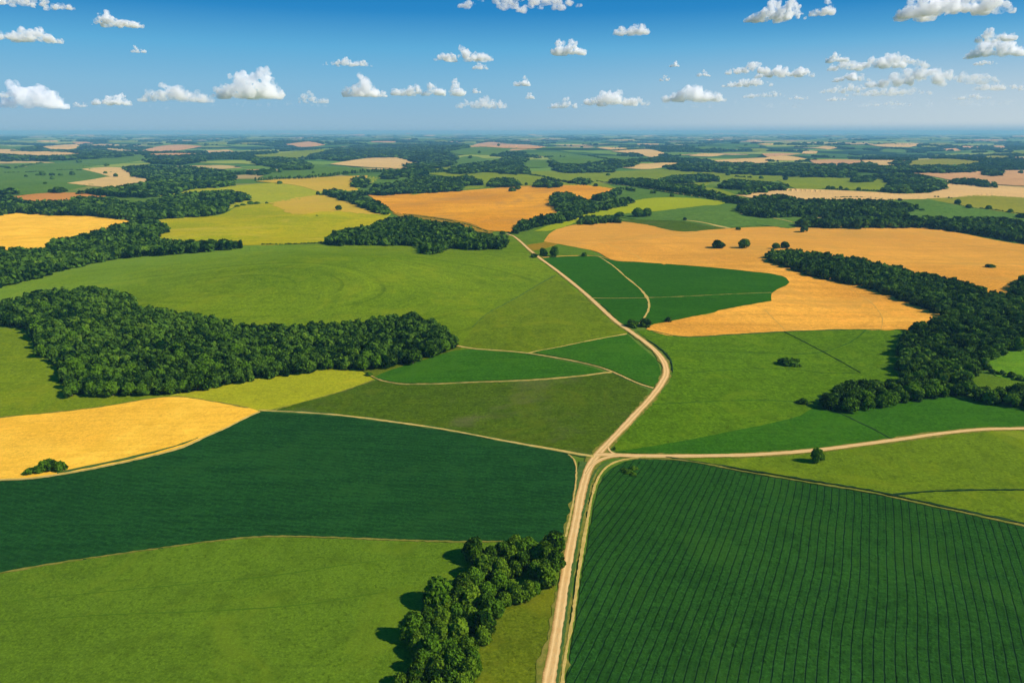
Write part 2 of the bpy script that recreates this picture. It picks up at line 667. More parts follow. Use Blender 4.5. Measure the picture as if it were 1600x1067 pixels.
def crown_template(seed, nblob, nleaf, leaf, csub, low=0.0, top=1.0, spread=.62, core=.86):
    """crown in unit size: radius about 1, from z=low to about z=1.9. Returns V, tris, quads, tint"""
    r = np.random.default_rng(seed)
    cs, rad = [], []
    for k in range(nblob):
        a = 2.399963 * k + r.random() * .9
        f = math.sqrt((k + .35) / nblob)
        rr = f * spread * (0.85 + .3 * r.random())
        z = .62 + (1 - f * f) * .62 * top + (r.random() - .5) * .36
        br = (.50 - .13 * f) * (0.8 + .45 * r.random())
        cs.append((rr * math.cos(a), rr * math.sin(a), z))
        rad.append(br)
    for k in range(max(2, nblob // 3)):               # skirts of low boughs
        a = r.random() * 6.283
        rr = spread * (.75 + .3 * r.random())
        cs.append((rr * math.cos(a), rr * math.sin(a), .42 + low + r.random() * .2))
        rad.append(.27 + .12 * r.random())
    cs = np.array(cs)
    rad = np.array(rad)
    V, T, F, Q = [], [], [], []
    n = 0
    iv, jf = ICO[csub]
    for c, b in zip(cs, rad):
        v = iv * (1 + (r.random((len(iv), 1)) - .5) * .42) * b * core * np.array([1, 1, .82]) + c
        V.append(v)
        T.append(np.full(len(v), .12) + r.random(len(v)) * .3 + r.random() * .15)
        F.append(jf + n)
        n += len(v)
    if nleaf:
        w = rad ** 2
        k = r.choice(len(cs), nleaf, p=w / w.sum())
        d = r.normal(size=(nleaf, 3))
        d[:, 2] = d[:, 2] * .9 + .25
        d /= np.linalg.norm(d, axis=1)[:, None]
        p = cs[k] + d * rad[k, None] * np.array([1, 1, .85]) * (0.86 + .32 * r.random((nleaf, 1)))
        nrm = d + r.normal(size=(nleaf, 3)) * .55
        nrm /= np.linalg.norm(nrm, axis=1)[:, None]
        up = np.where(np.abs(nrm[:, 2:3]) < .9, [[0, 0, 1.0]], [[1.0, 0, 0]])
        t = np.cross(nrm, up)
        t /= np.linalg.norm(t, axis=1)[:, None]
        b = np.cross(nrm, t)
        an = r.random((nleaf, 1)) * 6.283
        t, b = t * np.cos(an) + b * np.sin(an), b * np.cos(an) - t * np.sin(an)
        s = leaf * (.6 + .8 * r.random((nleaf, 1)))
        q = np.stack([p - t * s - b * s * .55, p + t * s * .8 - b * s * .7, p + t * s + b * s * .6, p - t * s * .7 + b * s * .75], 1)
        q[:, ::2] += nrm[:, None] * s[:, None] * .25
        V.append(q.reshape(-1, 3))
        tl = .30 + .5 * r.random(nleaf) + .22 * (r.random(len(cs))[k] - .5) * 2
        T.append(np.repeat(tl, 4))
        Q.append(np.arange(nleaf * 4).reshape(-1, 4) + n)
        n += nleaf * 4
    V = np.concatenate(V)
    return V, np.concatenate(F), (np.concatenate(Q) if Q else np.zeros((0, 4), int)), np.clip(np.concatenate(T), 0, 1)


def tube(pts, radii, k=7):
    V, F = [], []
    for i, (p, r) in enumerate(zip(pts, radii)):
        p = np.array(p, float)
        a = np.array(pts[min(i + 1, len(pts) - 1)], float) - np.array(pts[max(i - 1, 0)], float)
        a /= np.linalg.norm(a)
        u = np.cross(a, [1, .1, 0])
        u /= np.linalg.norm(u)
        v = np.cross(a, u)
        for j in range(k):
            t = 2 * math.pi * j / k
            V.append(p + r * (math.cos(t) * u + math.sin(t) * v))
    for i in range(len(pts) - 1):
        for j in range(k):
            F.append((i * k + j, i * k + (j + 1) % k, (i + 1) * k + (j + 1) % k, (i + 1) * k + j))
    return np.array(V), np.array(F)


def trunk_mesh(seed, mat):
    r = np.random.default_rng(seed)
    V, F = tube([(0, 0, -.12), (.01, 0, .05), (.02, .01, .35), (.0, .03, .8), (.03, 0, 1.15)], [.12, .085, .07, .055, .03])
    V, F = [V], [F]
    n = len(V[0])
    for k in range(5):
        a = k * 1.256 + r.random()
        z0 = .32 + .12 * k * .6
        c, s = math.cos(a), math.sin(a)
        v, f = tube([(0, 0, z0), (.22 * c, .22 * s, z0 + .2), (.45 * c, .45 * s, z0 + .42), (.58 * c, .58 * s, z0 + .6)], [.04, .032, .022, .01], 5)
        V.append(v)
        F.append(f + n)
        n += len(v)
    return mesh_np('trunk', np.concatenate(V), np.concatenate(F), mat, smooth=True)


M_LEAF = foliage_mat('broadleaf_foliage', (.004, .018, .003), (.090, .190, .009))
M_LEAF_Y = foliage_mat('light_foliage', (.008, .034, .003), (.130, .225, .011))
M_BARK = simple_mat('bark', (.075, .055, .038), (.13, .10, .075), 3, 12)
M_FLOOR = None

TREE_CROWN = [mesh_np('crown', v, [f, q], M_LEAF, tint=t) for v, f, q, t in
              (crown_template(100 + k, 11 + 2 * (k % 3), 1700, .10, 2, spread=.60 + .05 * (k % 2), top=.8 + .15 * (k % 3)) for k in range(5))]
TREE_CROWN_Y = []
for me in TREE_CROWN[:3]:
    c = me.copy()
    c.name = 'crown'
    c.materials[0] = M_LEAF_Y
    TREE_CROWN_Y.append(c)
WOOD_CROWN = [mesh_np('crown', v, [f, q], M_LEAF, tint=t) for v, f, q, t in
              (crown_template(200 + k, 10, 820, .10, 1, spread=.6) for k in range(5))]
SHRUB_CROWN = [mesh_np('foliage', v, [f, q], M_LEAF, tint=t) for v, f, q, t in
               (crown_template(300 + k, 7, 520, .13, 1, low=-.35, top=.3, spread=.62) for k in range(3))]
TRUNK = [trunk_mesh(k, M_BARK) for k in range(3)]

N_TREE = [0]


def tree(base, rad, height, label, group=None, yellow=False, wood=False, rot=None, crown=None):
    """thing > crown, trunk; base: world point on the ground"""
    k = N_TREE[0]
    N_TREE[0] += 1
    e = bpy.data.objects.new('tree', None)
    e.empty_display_size = 1
    COL.objects.link(e)
    e.location = base
    e.rotation_euler = (0, 0, rot if rot is not None else (k * 2.4) % 6.283)
    tag(e, label, 'tree', group)
    pool = WOOD_CROWN if wood else (TREE_CROWN_Y if yellow else TREE_CROWN)
    c = link('crown', pool[k % len(pool)] if crown is None else pool[crown % len(pool)], e)
    c.scale = (rad, rad * (.92 + .16 * ((k * 37) % 10) / 10), height / 1.72)
    t = link('trunk', TRUNK[k % 3], e)
    t.scale = (rad, rad, height / 1.72)
    return e


N_SHRUB = [0]


def shrub(base, rad, height, label, group=None):
    k = N_SHRUB[0]
    N_SHRUB[0] += 1
    o = link('shrub', SHRUB_CROWN[k % 3])
    o.location = (base[0], base[1], base[2] - height * .12)
    o.scale = (rad, rad * (.8 + .4 * ((k * 29) % 10) / 10), height / 1.15)
    o.rotation_euler = (0, 0, (k * 1.9) % 6.283)
    tag(o, label, 'shrub', group)
    return o


# templates for the woods: detail falls with distance
LODS = []
for nb, nl, lf, reach in ((7, 300, .14, 460), (6, 120, .22, 800), (4, 44, .32, 1700), (3, 10, .5, 1e9)):
    LODS.append((reach, [crown_template(400 + k, nb, nl, lf, 1, spread=.6, low=-.25, core=.92) for k in range(4)]))


def merge_trees(name, pos, rad, hgt, mats, seed, tone=None, disc=True):
    """all the trees of a far or inner wood as one mesh of kind stuff"""
    r = np.random.default_rng(seed)
    n = len(pos)
    dist = np.hypot(pos[:, 0], pos[:, 1])
    tone = np.zeros(n) if tone is None else tone
    VV, FF, QQ, TT = [], [], [], []
    off = 0
    lo = 0
    var = r.integers(0, 4, n)
    ang = r.random(n) * 6.283
    for reach, tmpl in LODS:
        for v in range(4):
            sel = np.where((dist >= lo) & (dist < reach) & (var == v))[0]
            if not len(sel):
                continue
            V, F, Q, T = tmpl[v]
            c, s = np.cos(ang[sel])[:, None], np.sin(ang[sel])[:, None]
            X = (V[None, :, 0] * c - V[None, :, 1] * s) * rad[sel, None] + pos[sel, 0:1]
            Y = (V[None, :, 0] * s + V[None, :, 1] * c) * rad[sel, None] + pos[sel, 1:2]
            Z = V[None, :, 2] * (hgt[sel, None] / 1.72) + pos[sel, 2:3]
            VV.append(np.stack([X, Y, Z], -1).reshape(-1, 3))
            TT.append(np.clip(T[None] + tone[sel, None], 0, 1.5).ravel())
            base = off + np.arange(len(sel))[:, None, None] * len(V)
            FF.append((F[None] + base).reshape(-1, 3))
            if len(Q):
                QQ.append((Q[None] + base).reshape(-1, 4))
            off += len(sel) * len(V)
        lo = reach
    nf = sum(len(f) for f in FF)
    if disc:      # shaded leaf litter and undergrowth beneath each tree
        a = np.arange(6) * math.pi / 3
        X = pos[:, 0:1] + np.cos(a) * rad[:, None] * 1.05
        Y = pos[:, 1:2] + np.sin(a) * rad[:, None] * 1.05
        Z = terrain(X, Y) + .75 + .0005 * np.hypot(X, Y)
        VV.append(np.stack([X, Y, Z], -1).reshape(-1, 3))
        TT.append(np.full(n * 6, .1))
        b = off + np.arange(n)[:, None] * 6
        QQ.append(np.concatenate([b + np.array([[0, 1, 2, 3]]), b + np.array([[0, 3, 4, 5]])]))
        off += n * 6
    Fs = [np.concatenate(FF)] + ([np.concatenate(QQ)] if QQ else [])
    me = mesh_np(name, np.concatenate(VV), Fs, mats, tint=np.concatenate(TT))
    return link(name, me)


WOODS = []


def wood_candidates(outline, hgt=9.5, thin=False, spacing=1.0, seed=0, holes=()):
    """tree positions whose crowns fill the traced outline"""
    r = np.random.default_rng(seed)
    out = np.array(outline, float)
    W = cast(out, .4 * hgt)
    x0, y0 = W[:, :2].min(0) - 10
    x1, y1 = W[:, :2].max(0) + 10
    dm = np.hypot(W[:, 0], W[:, 1]).mean()
    s0 = (3.7 + .0056 * dm) * spacing
    # stratified jitter grid (hexagonal), denser near, via rejection
    ny = int((y1 - y0) / (s0 * .82)) + 1
    nx = int((x1 - x0) / s0) + 1
    gx, gy = np.meshgrid(np.arange(nx), np.arange(ny))
    X = x0 + (gx + .5 * (gy % 2)) * s0
    Y = y0 + gy * s0 * .82
    X = X.ravel() + (r.random(X.size) - .5) * s0 * .75
    Y = Y.ravel() + (r.random(Y.size) - .5) * s0 * .75
    Z = terrain(X, Y)
    sz = np.clip(r.normal(1, .22, X.size), .6, 1.6)
    rad = s0 * .62 * sz * (0.92 + .2 * r.random(X.size))
    h = hgt * (.55 + .45 * sz) * (.86 + .28 * r.random(X.size))
    ok = np.ones(X.size, bool)
    for f in ((.45,) if thin else (.22, .8)):
        px, _ = project(np.stack([X, Y, Z + h * f], 1))
        ok &= inside(px, out)
    for hole in holes:
        for f in (.15, .5, .9):                      # nothing stands in the clearing or hides it from the road side
            px, _ = project(np.stack([X, Y, Z + h * f], 1))
            ok &= ~inside(px, hole)
    return np.stack([X, Y, Z], 1)[ok], rad[ok], h[ok]

# ------------------------------------------------------------------ build: ground and fields
build_ground()

M = {}
M['soy'] = field_mat('soybean_crop', (.012, .066, .020), (.017, .090, .026), rot=R(19), streak=(.02, .36), streak_amt=.85, big=.012, big_amt=.7, fine=1.1, fine_amt=.34, bump=.35,
                      lines=(R(108), 2.6, .6, .13, (.006, .030, .010)))
M['soy_rows'] = field_mat('soybean_rows', (.012, .066, .015), (.018, .092, .020), rot=R(-62), streak=(.05, .5), streak_amt=.3, big=.014, big_amt=.8, fine=1.3, fine_amt=.46, bump=.5,
                          lines=(R(26.0), 2.85, .27, .72, (.010, .022, .014)))
M['soy_lens'] = field_mat('young_soybean', (.014, .105, .026), (.022, .135, .034), rot=R(4), streak=(.02, .35), streak_amt=.4, big=.015, fine=.9, fine_amt=.25)
M['soy_pivot'] = field_mat('pivot_soybean', (.016, .098, .020), (.022, .118, .026), rot=R(12), streak=(.01, .2), streak_amt=.25, big=.008, fine=.6, fine_amt=.2)
M['pasture'] = field_mat('pasture_grass', (.118, .215, .022), (.155, .270, .028), rot=R(12), streak=(.02, .12), streak_amt=.22, big=.015, big_amt=.7, fine=1.5, fine_amt=.35, bump=.35)
M['pasture_olive'] = field_mat('olive_pasture', (.105, .165, .022), (.15, .20, .03), streak_amt=.15, big=.03, fine=1.4, fine_amt=.4, bump=.3)
_c = cast([(340, 452)])[0]
M['dome'] = field_mat('mown_meadow', (.098, .195, .018), (.15, .25, .030), rot=R(5), streak=(.006, .09), streak_amt=.25, big=.006, big_amt=.9, fine=.75, fine_amt=.36, bump=.35,
                      rings=(_c[0], _c[1], .62, 1.15, 9.0, .6), drift=(-.8, .5, 520, 860, (.185, .29, .03), .6))
M['dome_low'] = field_mat('grazed_meadow', (.115, .195, .019), (.155, .235, .026), rot=R(-40), streak=(.01, .12), streak_amt=.22, big=.012, fine=.75, fine_amt=.40, bump=.35)
M['lime'] = field_mat('lime_meadow', (.26, .32, .028), (.32, .36, .032), streak_amt=.15, big=.01, fine=.9, fine_amt=.28)
M['left_meadow'] = field_mat('left_meadow', (.145, .24, .026), (.20, .285, .035), rot=R(70), streak=(.01, .12), streak_amt=.3, big=.012, fine=.8, fine_amt=.3)
M['olive'] = field_mat('thin_olive_crop', (.066, .125, .022), (.085, .135, .028), rot=R(9), streak=(.018, .35), streak_amt=.5, big=.012, fine=.9, fine_amt=.45, bump=.35,
                       patch=((.13, .115, .045), .02, .52, .72, .5))
M['mid_green'] = field_mat('green_grain', (.075, .175, .024), (.10, .215, .030), rot=R(3), streak=(.006, .12), streak_amt=.3, big=.01, fine=.75, fine_amt=.42, bump=.35)
M['pasture_tree'] = field_mat('yellowing_pasture', (.135, .235, .022), (.165, .27, .024), rot=R(-3), streak=(.01, .12), streak_amt=.22, big=.012, big_amt=.6, fine=1.1, fine_amt=.38, bump=.35,
                              patch=((.30, .31, .022), .0135, .56, .74, .7))
M['wheat'] = field_mat('ripe_wheat', (.72, .41, .062), (.84, .53, .10), rot=R(14), streak=(.010, .26), streak_amt=.3, big=.016, big_amt=.9, fine=.9, fine_amt=.16, bump=.3,
                       patch=((.70, .36, .02), .03, .50, .66, .45))
M['wheat_big'] = field_mat('cut_wheat', (.58, .335, .075), (.78, .49, .12), rot=R(-10), streak=(.003, .07), streak_amt=.5, big=.0055, big_amt=1.0, fine=.6, fine_amt=.2, bump=.3,
                           rings=(*cast([(1190, 455)])[0][:2], .8, .42, 12.0, .22), drift=(.25, 1.0, 760, 1080, (.60, .28, .040), .6), patch=((.50, .26, .04), .012, .50, .66, .5))
M['wheat_orange'] = field_mat('orange_wheat', (.52, .265, .08), (.66, .37, .12), rot=R(20), streak=(.004, .045), streak_amt=.32, big=.005, big_amt=1.0, fine=.4, fine_amt=.18, patch=((.42, .20, .04), .008, .50, .66, .5))
M['wheat_tan'] = field_mat('tan_wheat', (.62, .37, .12), (.68, .43, .15), rot=R(10), streak=(.004, .04), streak_amt=.14, big=.005, fine=.2, fine_amt=.1)
M['gold'] = field_mat('gold_meadow', (.30, .33, .024), (.46, .39, .036), rot=R(60), streak=(.005, .05), streak_amt=.3, big=.007, big_amt=1.0, fine=.5, fine_amt=.24, patch=((.52, .36, .05), .006, .55, .72, .6))
M['gold_hay'] = field_mat('ripening_grain', (.60, .375, .075), (.50, .38, .05), rot=R(60), streak=(.006, .07), streak_amt=.15, big=.008, fine=.5, fine_amt=.15)
M['red_soil'] = field_mat('red_stubble', (.43, .20, .075), (.50, .25, .10), big=.006, fine=.3, fine_amt=.1)
M['brown'] = field_mat('brown_fallow', (.22, .17, .045), (.28, .22, .06), big=.02, fine=.5)
M['far_green'] = field_mat('far_meadow', (.085, .19, .035), (.115, .225, .045), streak=(.003, .03), streak_amt=.25, big=.004, fine=.2, fine_amt=.25)
M['far_lime'] = field_mat('far_lime_meadow', (.18, .27, .035), (.235, .30, .045), streak=(.003, .03), streak_amt=.25, big=.004, fine=.2, fine_amt=.22)
M['bright'] = field_mat('bright_rape', (.33, .41, .018), (.28, .36, .018), streak=(.003, .03), streak_amt=.12, big=.004, fine=.3, fine_amt=.12)
M['far_tan'] = field_mat('far_stubble', (.60, .40, .16), (.66, .45, .20), streak=(.003, .03), streak_amt=.2, big=.003, fine=.1, fine_amt=.1)
M['far_pink'] = field_mat('far_ploughland', (.55, .30, .17), (.62, .36, .21), streak=(.003, .03), streak_amt=.2, big=.003, fine=.1, fine_amt=.1)
M['far_olive'] = field_mat('far_olive_grass', (.23, .26, .06), (.30, .31, .08), streak=(.003, .03), streak_amt=.2, big=.004, fine=.2, fine_amt=.2)

# --- far fields first (each a little higher than what it overlaps)
FAR = [
    ('meadow', 'wide blue-green meadow far off on the western side, dotted with single trees', 'far_green', .3,
     [(-60, 262), (0, 258), (60, 256), (112, 252), (130, 247), (180, 244), (225, 242), (232, 250), (180, 257), (128, 262), (185, 270), (180, 280), (140, 291), (115, 296), (82, 302), (0, 306), (-60, 308)]),
    ('stubble_field', 'small tan field west of the dark wood, with a lone tree on its lower edge', 'far_tan', .6,
     [(127, 265), (150, 263), (175, 262), (200, 264), (220, 267), (202, 276), (175, 277), (152, 271)]),
    ('stubble_field', 'tan field tapering west, just below the smaller tan field with a lone tree', 'far_tan', .6,
     [(105, 287), (140, 282), (172, 277), (205, 277), (238, 281), (218, 288), (200, 291), (150, 292)]),
    ('stubble_field', 'long tan field on the far western horizon side', 'far_tan', .6,
     [(-60, 234), (0, 234), (45, 235), (90, 238), (135, 240), (110, 243), (82, 245), (0, 241), (-60, 240)]),
    ('ploughed_field', 'long thin pinkish field on the far western ridge', 'far_pink', .6,
     [(222, 236), (245, 230), (280, 227), (315, 229), (287, 234), (240, 238)]),
    ('ploughed_field', 'short pinkish field just below the long pink ridge field in the west', 'far_pink', .6,
     [(232, 241), (275, 240), (315, 241), (262, 245), (245, 244)]),
    ('stubble_field', 'small pale tan field between dark woods near the western horizon', 'far_tan', .6,
     [(67, 230), (100, 227), (125, 226), (120, 232), (85, 235)]),
    ('ploughed_field', 'red-brown ploughed field between dark woods in the west', 'red_soil', .5,
     [(20, 308), (45, 305), (67, 303), (100, 302), (135, 303), (168, 307), (135, 311), (100, 314), (40, 313)]),
    ('meadow', 'lime meadow curving round the tip of a western wood', 'lime', .3,
     [(243, 308), (270, 301), (304, 295), (364, 291), (440, 285), (506, 281), (560, 276), (600, 278), (574, 290), (532, 300), (500, 303), (488, 308), (430, 317), (371, 322), (350, 330), (320, 300), (290, 302)]),
    ('grain_field', 'golden strip of grain along the hedge below the long hedgerow', 'gold_hay', .7,
     [(400, 284), (455, 280), (525, 277), (575, 275), (570, 283), (545, 289), (560, 297), (520, 300), (500, 300), (470, 292)]),
    ('meadow', 'deep green meadow above the long hedgerow in the mid distance', 'far_green', .3,
     [(405, 278), (425, 270), (455, 262), (487, 257), (520, 260), (550, 262), (580, 265), (560, 270), (530, 274), (500, 276), (432, 279)]),
    ('grain_field', 'golden oval grain field on a far rise above the long hedgerow', 'far_tan', .6,
     [(515, 257), (545, 252), (575, 248), (600, 247), (620, 247), (655, 254), (625, 259), (640, 265), (600, 263), (575, 262), (548, 260)]),
    ('meadow', 'pale lime meadow in the far distance left of the large dark wood', 'far_lime', .4,
     [(395, 243), (440, 240), (475, 236), (520, 233), (545, 232), (542, 239), (510, 243), (475, 247), (407, 249)]),
    ('meadow', 'green strip of meadow between two small copses in the mid distance', 'far_green', .3,
     [(550, 281), (575, 274), (600, 274), (640, 277), (660, 272), (640, 285), (600, 288), (580, 293), (560, 290)]),
    ('meadow', 'broad lime meadow behind the big orange wheat field', 'far_lime', .4,
     [(665, 272), (695, 270), (725, 269), (800, 271), (860, 268), (887, 270), (910, 275), (935, 284), (970, 297), (930, 292), (834, 291), (770, 293), (722, 296), (640, 306), (680, 288), (750, 283)]),
    ('meadow', 'green hill meadow below the long pinkish field on the horizon', 'far_green', .3,
     [(697, 236), (720, 232), (737, 231), (770, 231), (800, 233), (790, 239), (775, 242), (740, 242), (712, 241)]),
    ('meadow', 'green meadow surrounded by dark far woods near the centre of the plain', 'far_green', .3,
     [(710, 251), (722, 246), (740, 245), (770, 252), (750, 255), (737, 257), (706, 262)]),
    ('meadow', 'small green meadow south of a dark far wood near the plain centre', 'far_lime', .3,
     [(660, 265), (675, 260), (692, 259), (707, 261), (695, 266)]),
    ('meadow', 'long green meadow with dark hedges, right of the dark woods in the far centre', 'far_green', .3,
     [(812, 241), (840, 239), (862, 238), (900, 242), (930, 246), (955, 251), (948, 255), (900, 257), (875, 256), (862, 249)]),
    ('meadow', 'short green meadow left of the long hedged meadow in the far centre', 'far_green', .3,
     [(822, 251), (840, 250), (855, 252), (860, 262), (840, 263), (815, 262)]),
    ('meadow', 'thin pale green meadow above the big orange field on the far plain', 'far_green', .3,
     [(927, 244), (950, 244), (975, 245), (1000, 249), (985, 252), (955, 249)]),
    ('meadow', 'sweeping lime meadow with long hedges in the mid distance', 'far_lime', .4,
     [(880, 271), (920, 269), (970, 268), (1037, 265), (1070, 264), (1100, 265), (1140, 269), (1222, 273), (1225, 280), (1212, 283), (1160, 282), (1122, 283), (1097, 292), (1130, 298), (1162, 309), (1165, 322), (1125, 314), (1050, 301), (990, 292), (935, 283)]),
    ('meadow', 'green wedge of meadow below the hedged lime meadow', 'far_green', .3,
     [(930, 283), (990, 292), (1050, 302), (1110, 311), (1165, 322), (1140, 318), (1087, 312), (1025, 310), (960, 318), (970, 304), (960, 297)]),
    ('rape_field', 'bright yellow-green field in the middle distance', 'bright', .5,
     [(880, 345), (900, 340), (930, 331), (975, 319), (1005, 312), (1025, 310), (1087, 311), (1135, 316), (1130, 319), (1100, 322), (1075, 325), (1025, 331), (960, 336), (905, 347), (850, 362), (835, 362)]),
    ('meadow', 'fresh green meadow below the bright yellow-green field', 'far_green', .4,
     [(950, 337), (1025, 331), (1075, 325), (1137, 319), (1165, 322), (1150, 328), (1195, 338), (1269, 338), (1249, 354), (1190, 353), (1127, 356), (1060, 346), (1000, 344)]),
    ('meadow', 'olive strip of grass above the large golden wheat field', 'olive', .5,
     [(965, 346), (985, 344), (1030, 341), (1065, 342), (1100, 349), (1136, 357), (1060, 362), (1010, 352)]),
    ('wheat_field', 'small tan wheat patch enclosed by a dark wood and a tree clump', 'far_tan', .7,
     [(1260, 343), (1275, 340), (1305, 340), (1335, 342), (1318, 346), (1290, 347), (1270, 349)]),
    ('wheat_field', 'curved orange wheat field behind the long dark wood on the eastern side', 'wheat_tan', .6,
     [(1150, 306), (1178, 300), (1210, 296), (1242, 296), (1300, 298), (1364, 301), (1418, 303), (1448, 296), (1485, 288), (1530, 289), (1600, 294), (1680, 296), (1680, 312), (1600, 310), (1532, 307), (1482, 310), (1404, 312), (1350, 313), (1240, 312), (1190, 312)]),
    ('meadow', 'olive meadow above a tree-dotted hedge near the eastern edge', 'far_olive', .5,
     [(1448, 311), (1482, 309), (1532, 306), (1600, 309), (1680, 311), (1680, 345), (1600, 337), (1560, 331), (1500, 322), (1470, 316)]),
    ('meadow', 'green meadow below a tree-dotted hedge near the eastern edge', 'far_green', .4,
     [(1400, 335), (1425, 325), (1448, 311), (1470, 316), (1500, 322), (1560, 331), (1600, 337), (1680, 345), (1680, 360), (1600, 352), (1540, 346), (1480, 344)]),
    ('meadow', 'lime lens-shaped meadow bordered by a row of single trees', 'far_lime', .4,
     [(1200, 278), (1229, 277), (1296, 273), (1347, 276), (1375, 281), (1391, 288), (1370, 297), (1330, 297), (1293, 295), (1242, 295), (1225, 287)]),
    ('ploughed_field', 'broad pinkish ploughed field at the far eastern edge', 'far_pink', .6,
     [(1425, 271), (1480, 269), (1550, 267), (1600, 267), (1690, 267), (1690, 292), (1600, 291), (1560, 289), (1520, 284), (1487, 282), (1450, 275)]),
    ('ploughed_field', 'pinkish field at the middle of the long pale band on the eastern plain', 'far_pink', .6,
     [(1265, 251), (1300, 250), (1345, 251), (1345, 257), (1310, 259), (1285, 259), (1272, 256)]),
    ('stubble_field', 'tan field just right of the pinkish one in the long pale band', 'far_tan', .6,
     [(1345, 251), (1380, 251), (1425, 252), (1405, 257), (1387, 260), (1362, 259)]),
    ('meadow', 'olive-lime meadow closing the long pale band on the eastern plain', 'far_olive', .6,
     [(1425, 252), (1450, 250), (1475, 249), (1510, 251), (1540, 254), (1520, 259), (1480, 261), (1400, 261)]),
    ('stubble_field', 'thin tan field left of the pinkish field on the eastern plain', 'far_tan', .6,
     [(1198, 246), (1225, 244), (1262, 249), (1240, 251), (1200, 251)]),
    ('ploughed_field', 'thin pinkish sliver above the tan fields on the eastern plain', 'far_pink', .6,
     [(1190, 241), (1215, 240), (1250, 241), (1225, 243), (1195, 244)]),
    ('stubble_field', 'tan field with a greenish left end on the eastern plain', 'far_tan', .6,
     [(1108, 252), (1150, 249), (1200, 247), (1200, 256), (1170, 256), (1125, 255)]),
    ('stubble_field', 'orange-tan field in front of a dark belt on the central plain', 'far_tan', .6,
     [(962, 261), (1007, 257), (1040, 255), (1074, 256), (1050, 260), (1035, 262), (1005, 265), (985, 264)]),
    ('stubble_field', 'bright orange-tan field on a far ridge of the central plain', 'far_tan', .6,
     [(955, 237), (985, 235), (1020, 235), (1042, 241), (1030, 243), (1020, 246), (1005, 244), (990, 241)]),
    ('ploughed_field', 'long pinkish field with one tree on the horizon ridge', 'far_pink', .6,
     [(732, 230), (745, 226), (760, 223), (800, 226), (825, 227), (852, 230), (837, 232), (790, 232), (755, 230)]),
    ('ploughed_field', 'rosy field near the horizon left of the dark central wood', 'far_pink', .6,
     [(440, 227), (462, 224), (482, 222), (508, 227), (490, 229), (462, 230)]),
    ('stubble_field', 'thin pale tan streak of a field near the eastern horizon', 'far_tan', .6,
     [(1358, 227), (1400, 225), (1440, 225), (1432, 228), (1395, 230), (1370, 229)]),
    ('stubble_field', 'small pale tan field near the horizon with woods before it', 'far_tan', .6,
     [(1270, 232), (1290, 229), (1308, 231), (1300, 233)]),
]
for k, (n, lab, m, lf, pts) in enumerate(FAR):
    field(n, lab, n.replace('_', ' '), M[m], pts, lift=lf + .35 * (k % 5) * .2, ragged=2.0)

# --- middle distance
field('meadow', 'green triangle of grass between the dirt road and the golden wheat', 'meadow', M['pasture'],
      [(798, 366), (815, 360), (834, 356), (888, 343), (905, 350), (870, 358), (858, 368), (858, 377), (884, 384), (920, 390), (945, 403), (945, 407), (847, 404), (827, 388)], .12, 1.0)
field('fallow_patch', 'tan bare patch of ground beside the dirt road', 'fallow patch', M['brown'],
      [(820, 384), (838, 381), (858, 379), (872, 382), (858, 387), (840, 391), (828, 391)], .2, 1.0)
field('fallow_strip', 'olive-brown fallow strip below the big orange wheat field', 'fallow strip', M['brown'],
      [(612, 333), (640, 335), (680, 338), (719, 344), (745, 353), (770, 363), (760, 368), (730, 362), (700, 352), (660, 346), (635, 343)], .2, 1.0)
field('wheat_field', 'big orange wheat field in the middle distance, with a wooded right edge', 'wheat field', M['wheat_orange'],
      [(574, 305), (640, 302), (719, 299), (770, 295), (793, 293), (834, 291), (880, 290), (930, 291), (958, 296), (940, 304), (905, 318), (880, 335), (840, 352), (815, 358), (795, 363), (780, 362), (766, 361), (732, 349), (700, 343), (665, 338), (640, 335), (618, 334), (605, 324), (591, 316)], .6, 1.2)
field('gold_meadow', 'yellow-lime rounded meadow left of the big orange field', 'meadow', M['gold'],
      [(235, 344), (262, 341), (304, 339), (354, 333), (371, 323), (400, 320), (422, 317), (460, 311), (496, 306), (540, 312), (575, 322), (610, 335), (600, 344), (580, 353), (545, 362), (530, 372), (506, 377), (460, 381), (418, 384), (398, 384), (304, 382), (250, 378), (245, 365), (262, 352)], .3, 1.2)
field('grain_field', 'orange-gold cap of ripening grain on top of the lime rounded meadow', 'grain field', M['gold_hay'],
      [(420, 318), (460, 311), (496, 306), (540, 312), (575, 322), (608, 334), (585, 336), (560, 334), (520, 331), (490, 333), (468, 336), (440, 328)], .55, 10.0)
field('wheat_field', 'yellow wheat field at the western edge, bounded by dark woods', 'wheat field', M['wheat'],
      [(-90, 338), (0, 336), (25, 334), (51, 333), (90, 336), (135, 338), (189, 343), (203, 347), (189, 355), (118, 368), (78, 381), (70, 389), (0, 391), (-90, 393)], .5, 1.0)
field('meadow', 'wide green dome-shaped meadow with curved mowing lines left of the dirt road', 'meadow', M['dome'],
      [(-120, 468), (-60, 459), (0, 446), (50, 432), (101, 417), (150, 407), (202, 398), (304, 388), (405, 383.5), (506, 381.5), (600, 381.5), (700, 381.5), (786, 380), (797, 367), (812, 378), (829, 394), (848, 410), (868, 425), (895, 447), (935, 478), (962, 500), (982, 520), (960, 526), (918, 534), (867, 546), (825, 553), (760, 549), (700, 552), (640, 575), (560, 578), (300, 560), (60, 500), (-120, 500)], .16, .7)
field('meadow', 'slightly browner lower corner of the green dome-shaped meadow beside the dirt road', 'meadow', M['dome_low'],
      [(868, 431), (840, 446), (817, 460), (790, 475), (759, 492), (738, 515), (719, 543), (760, 547), (820, 551), (867, 544), (918, 533), (978, 521), (950, 496), (905, 460)], .22, .7)
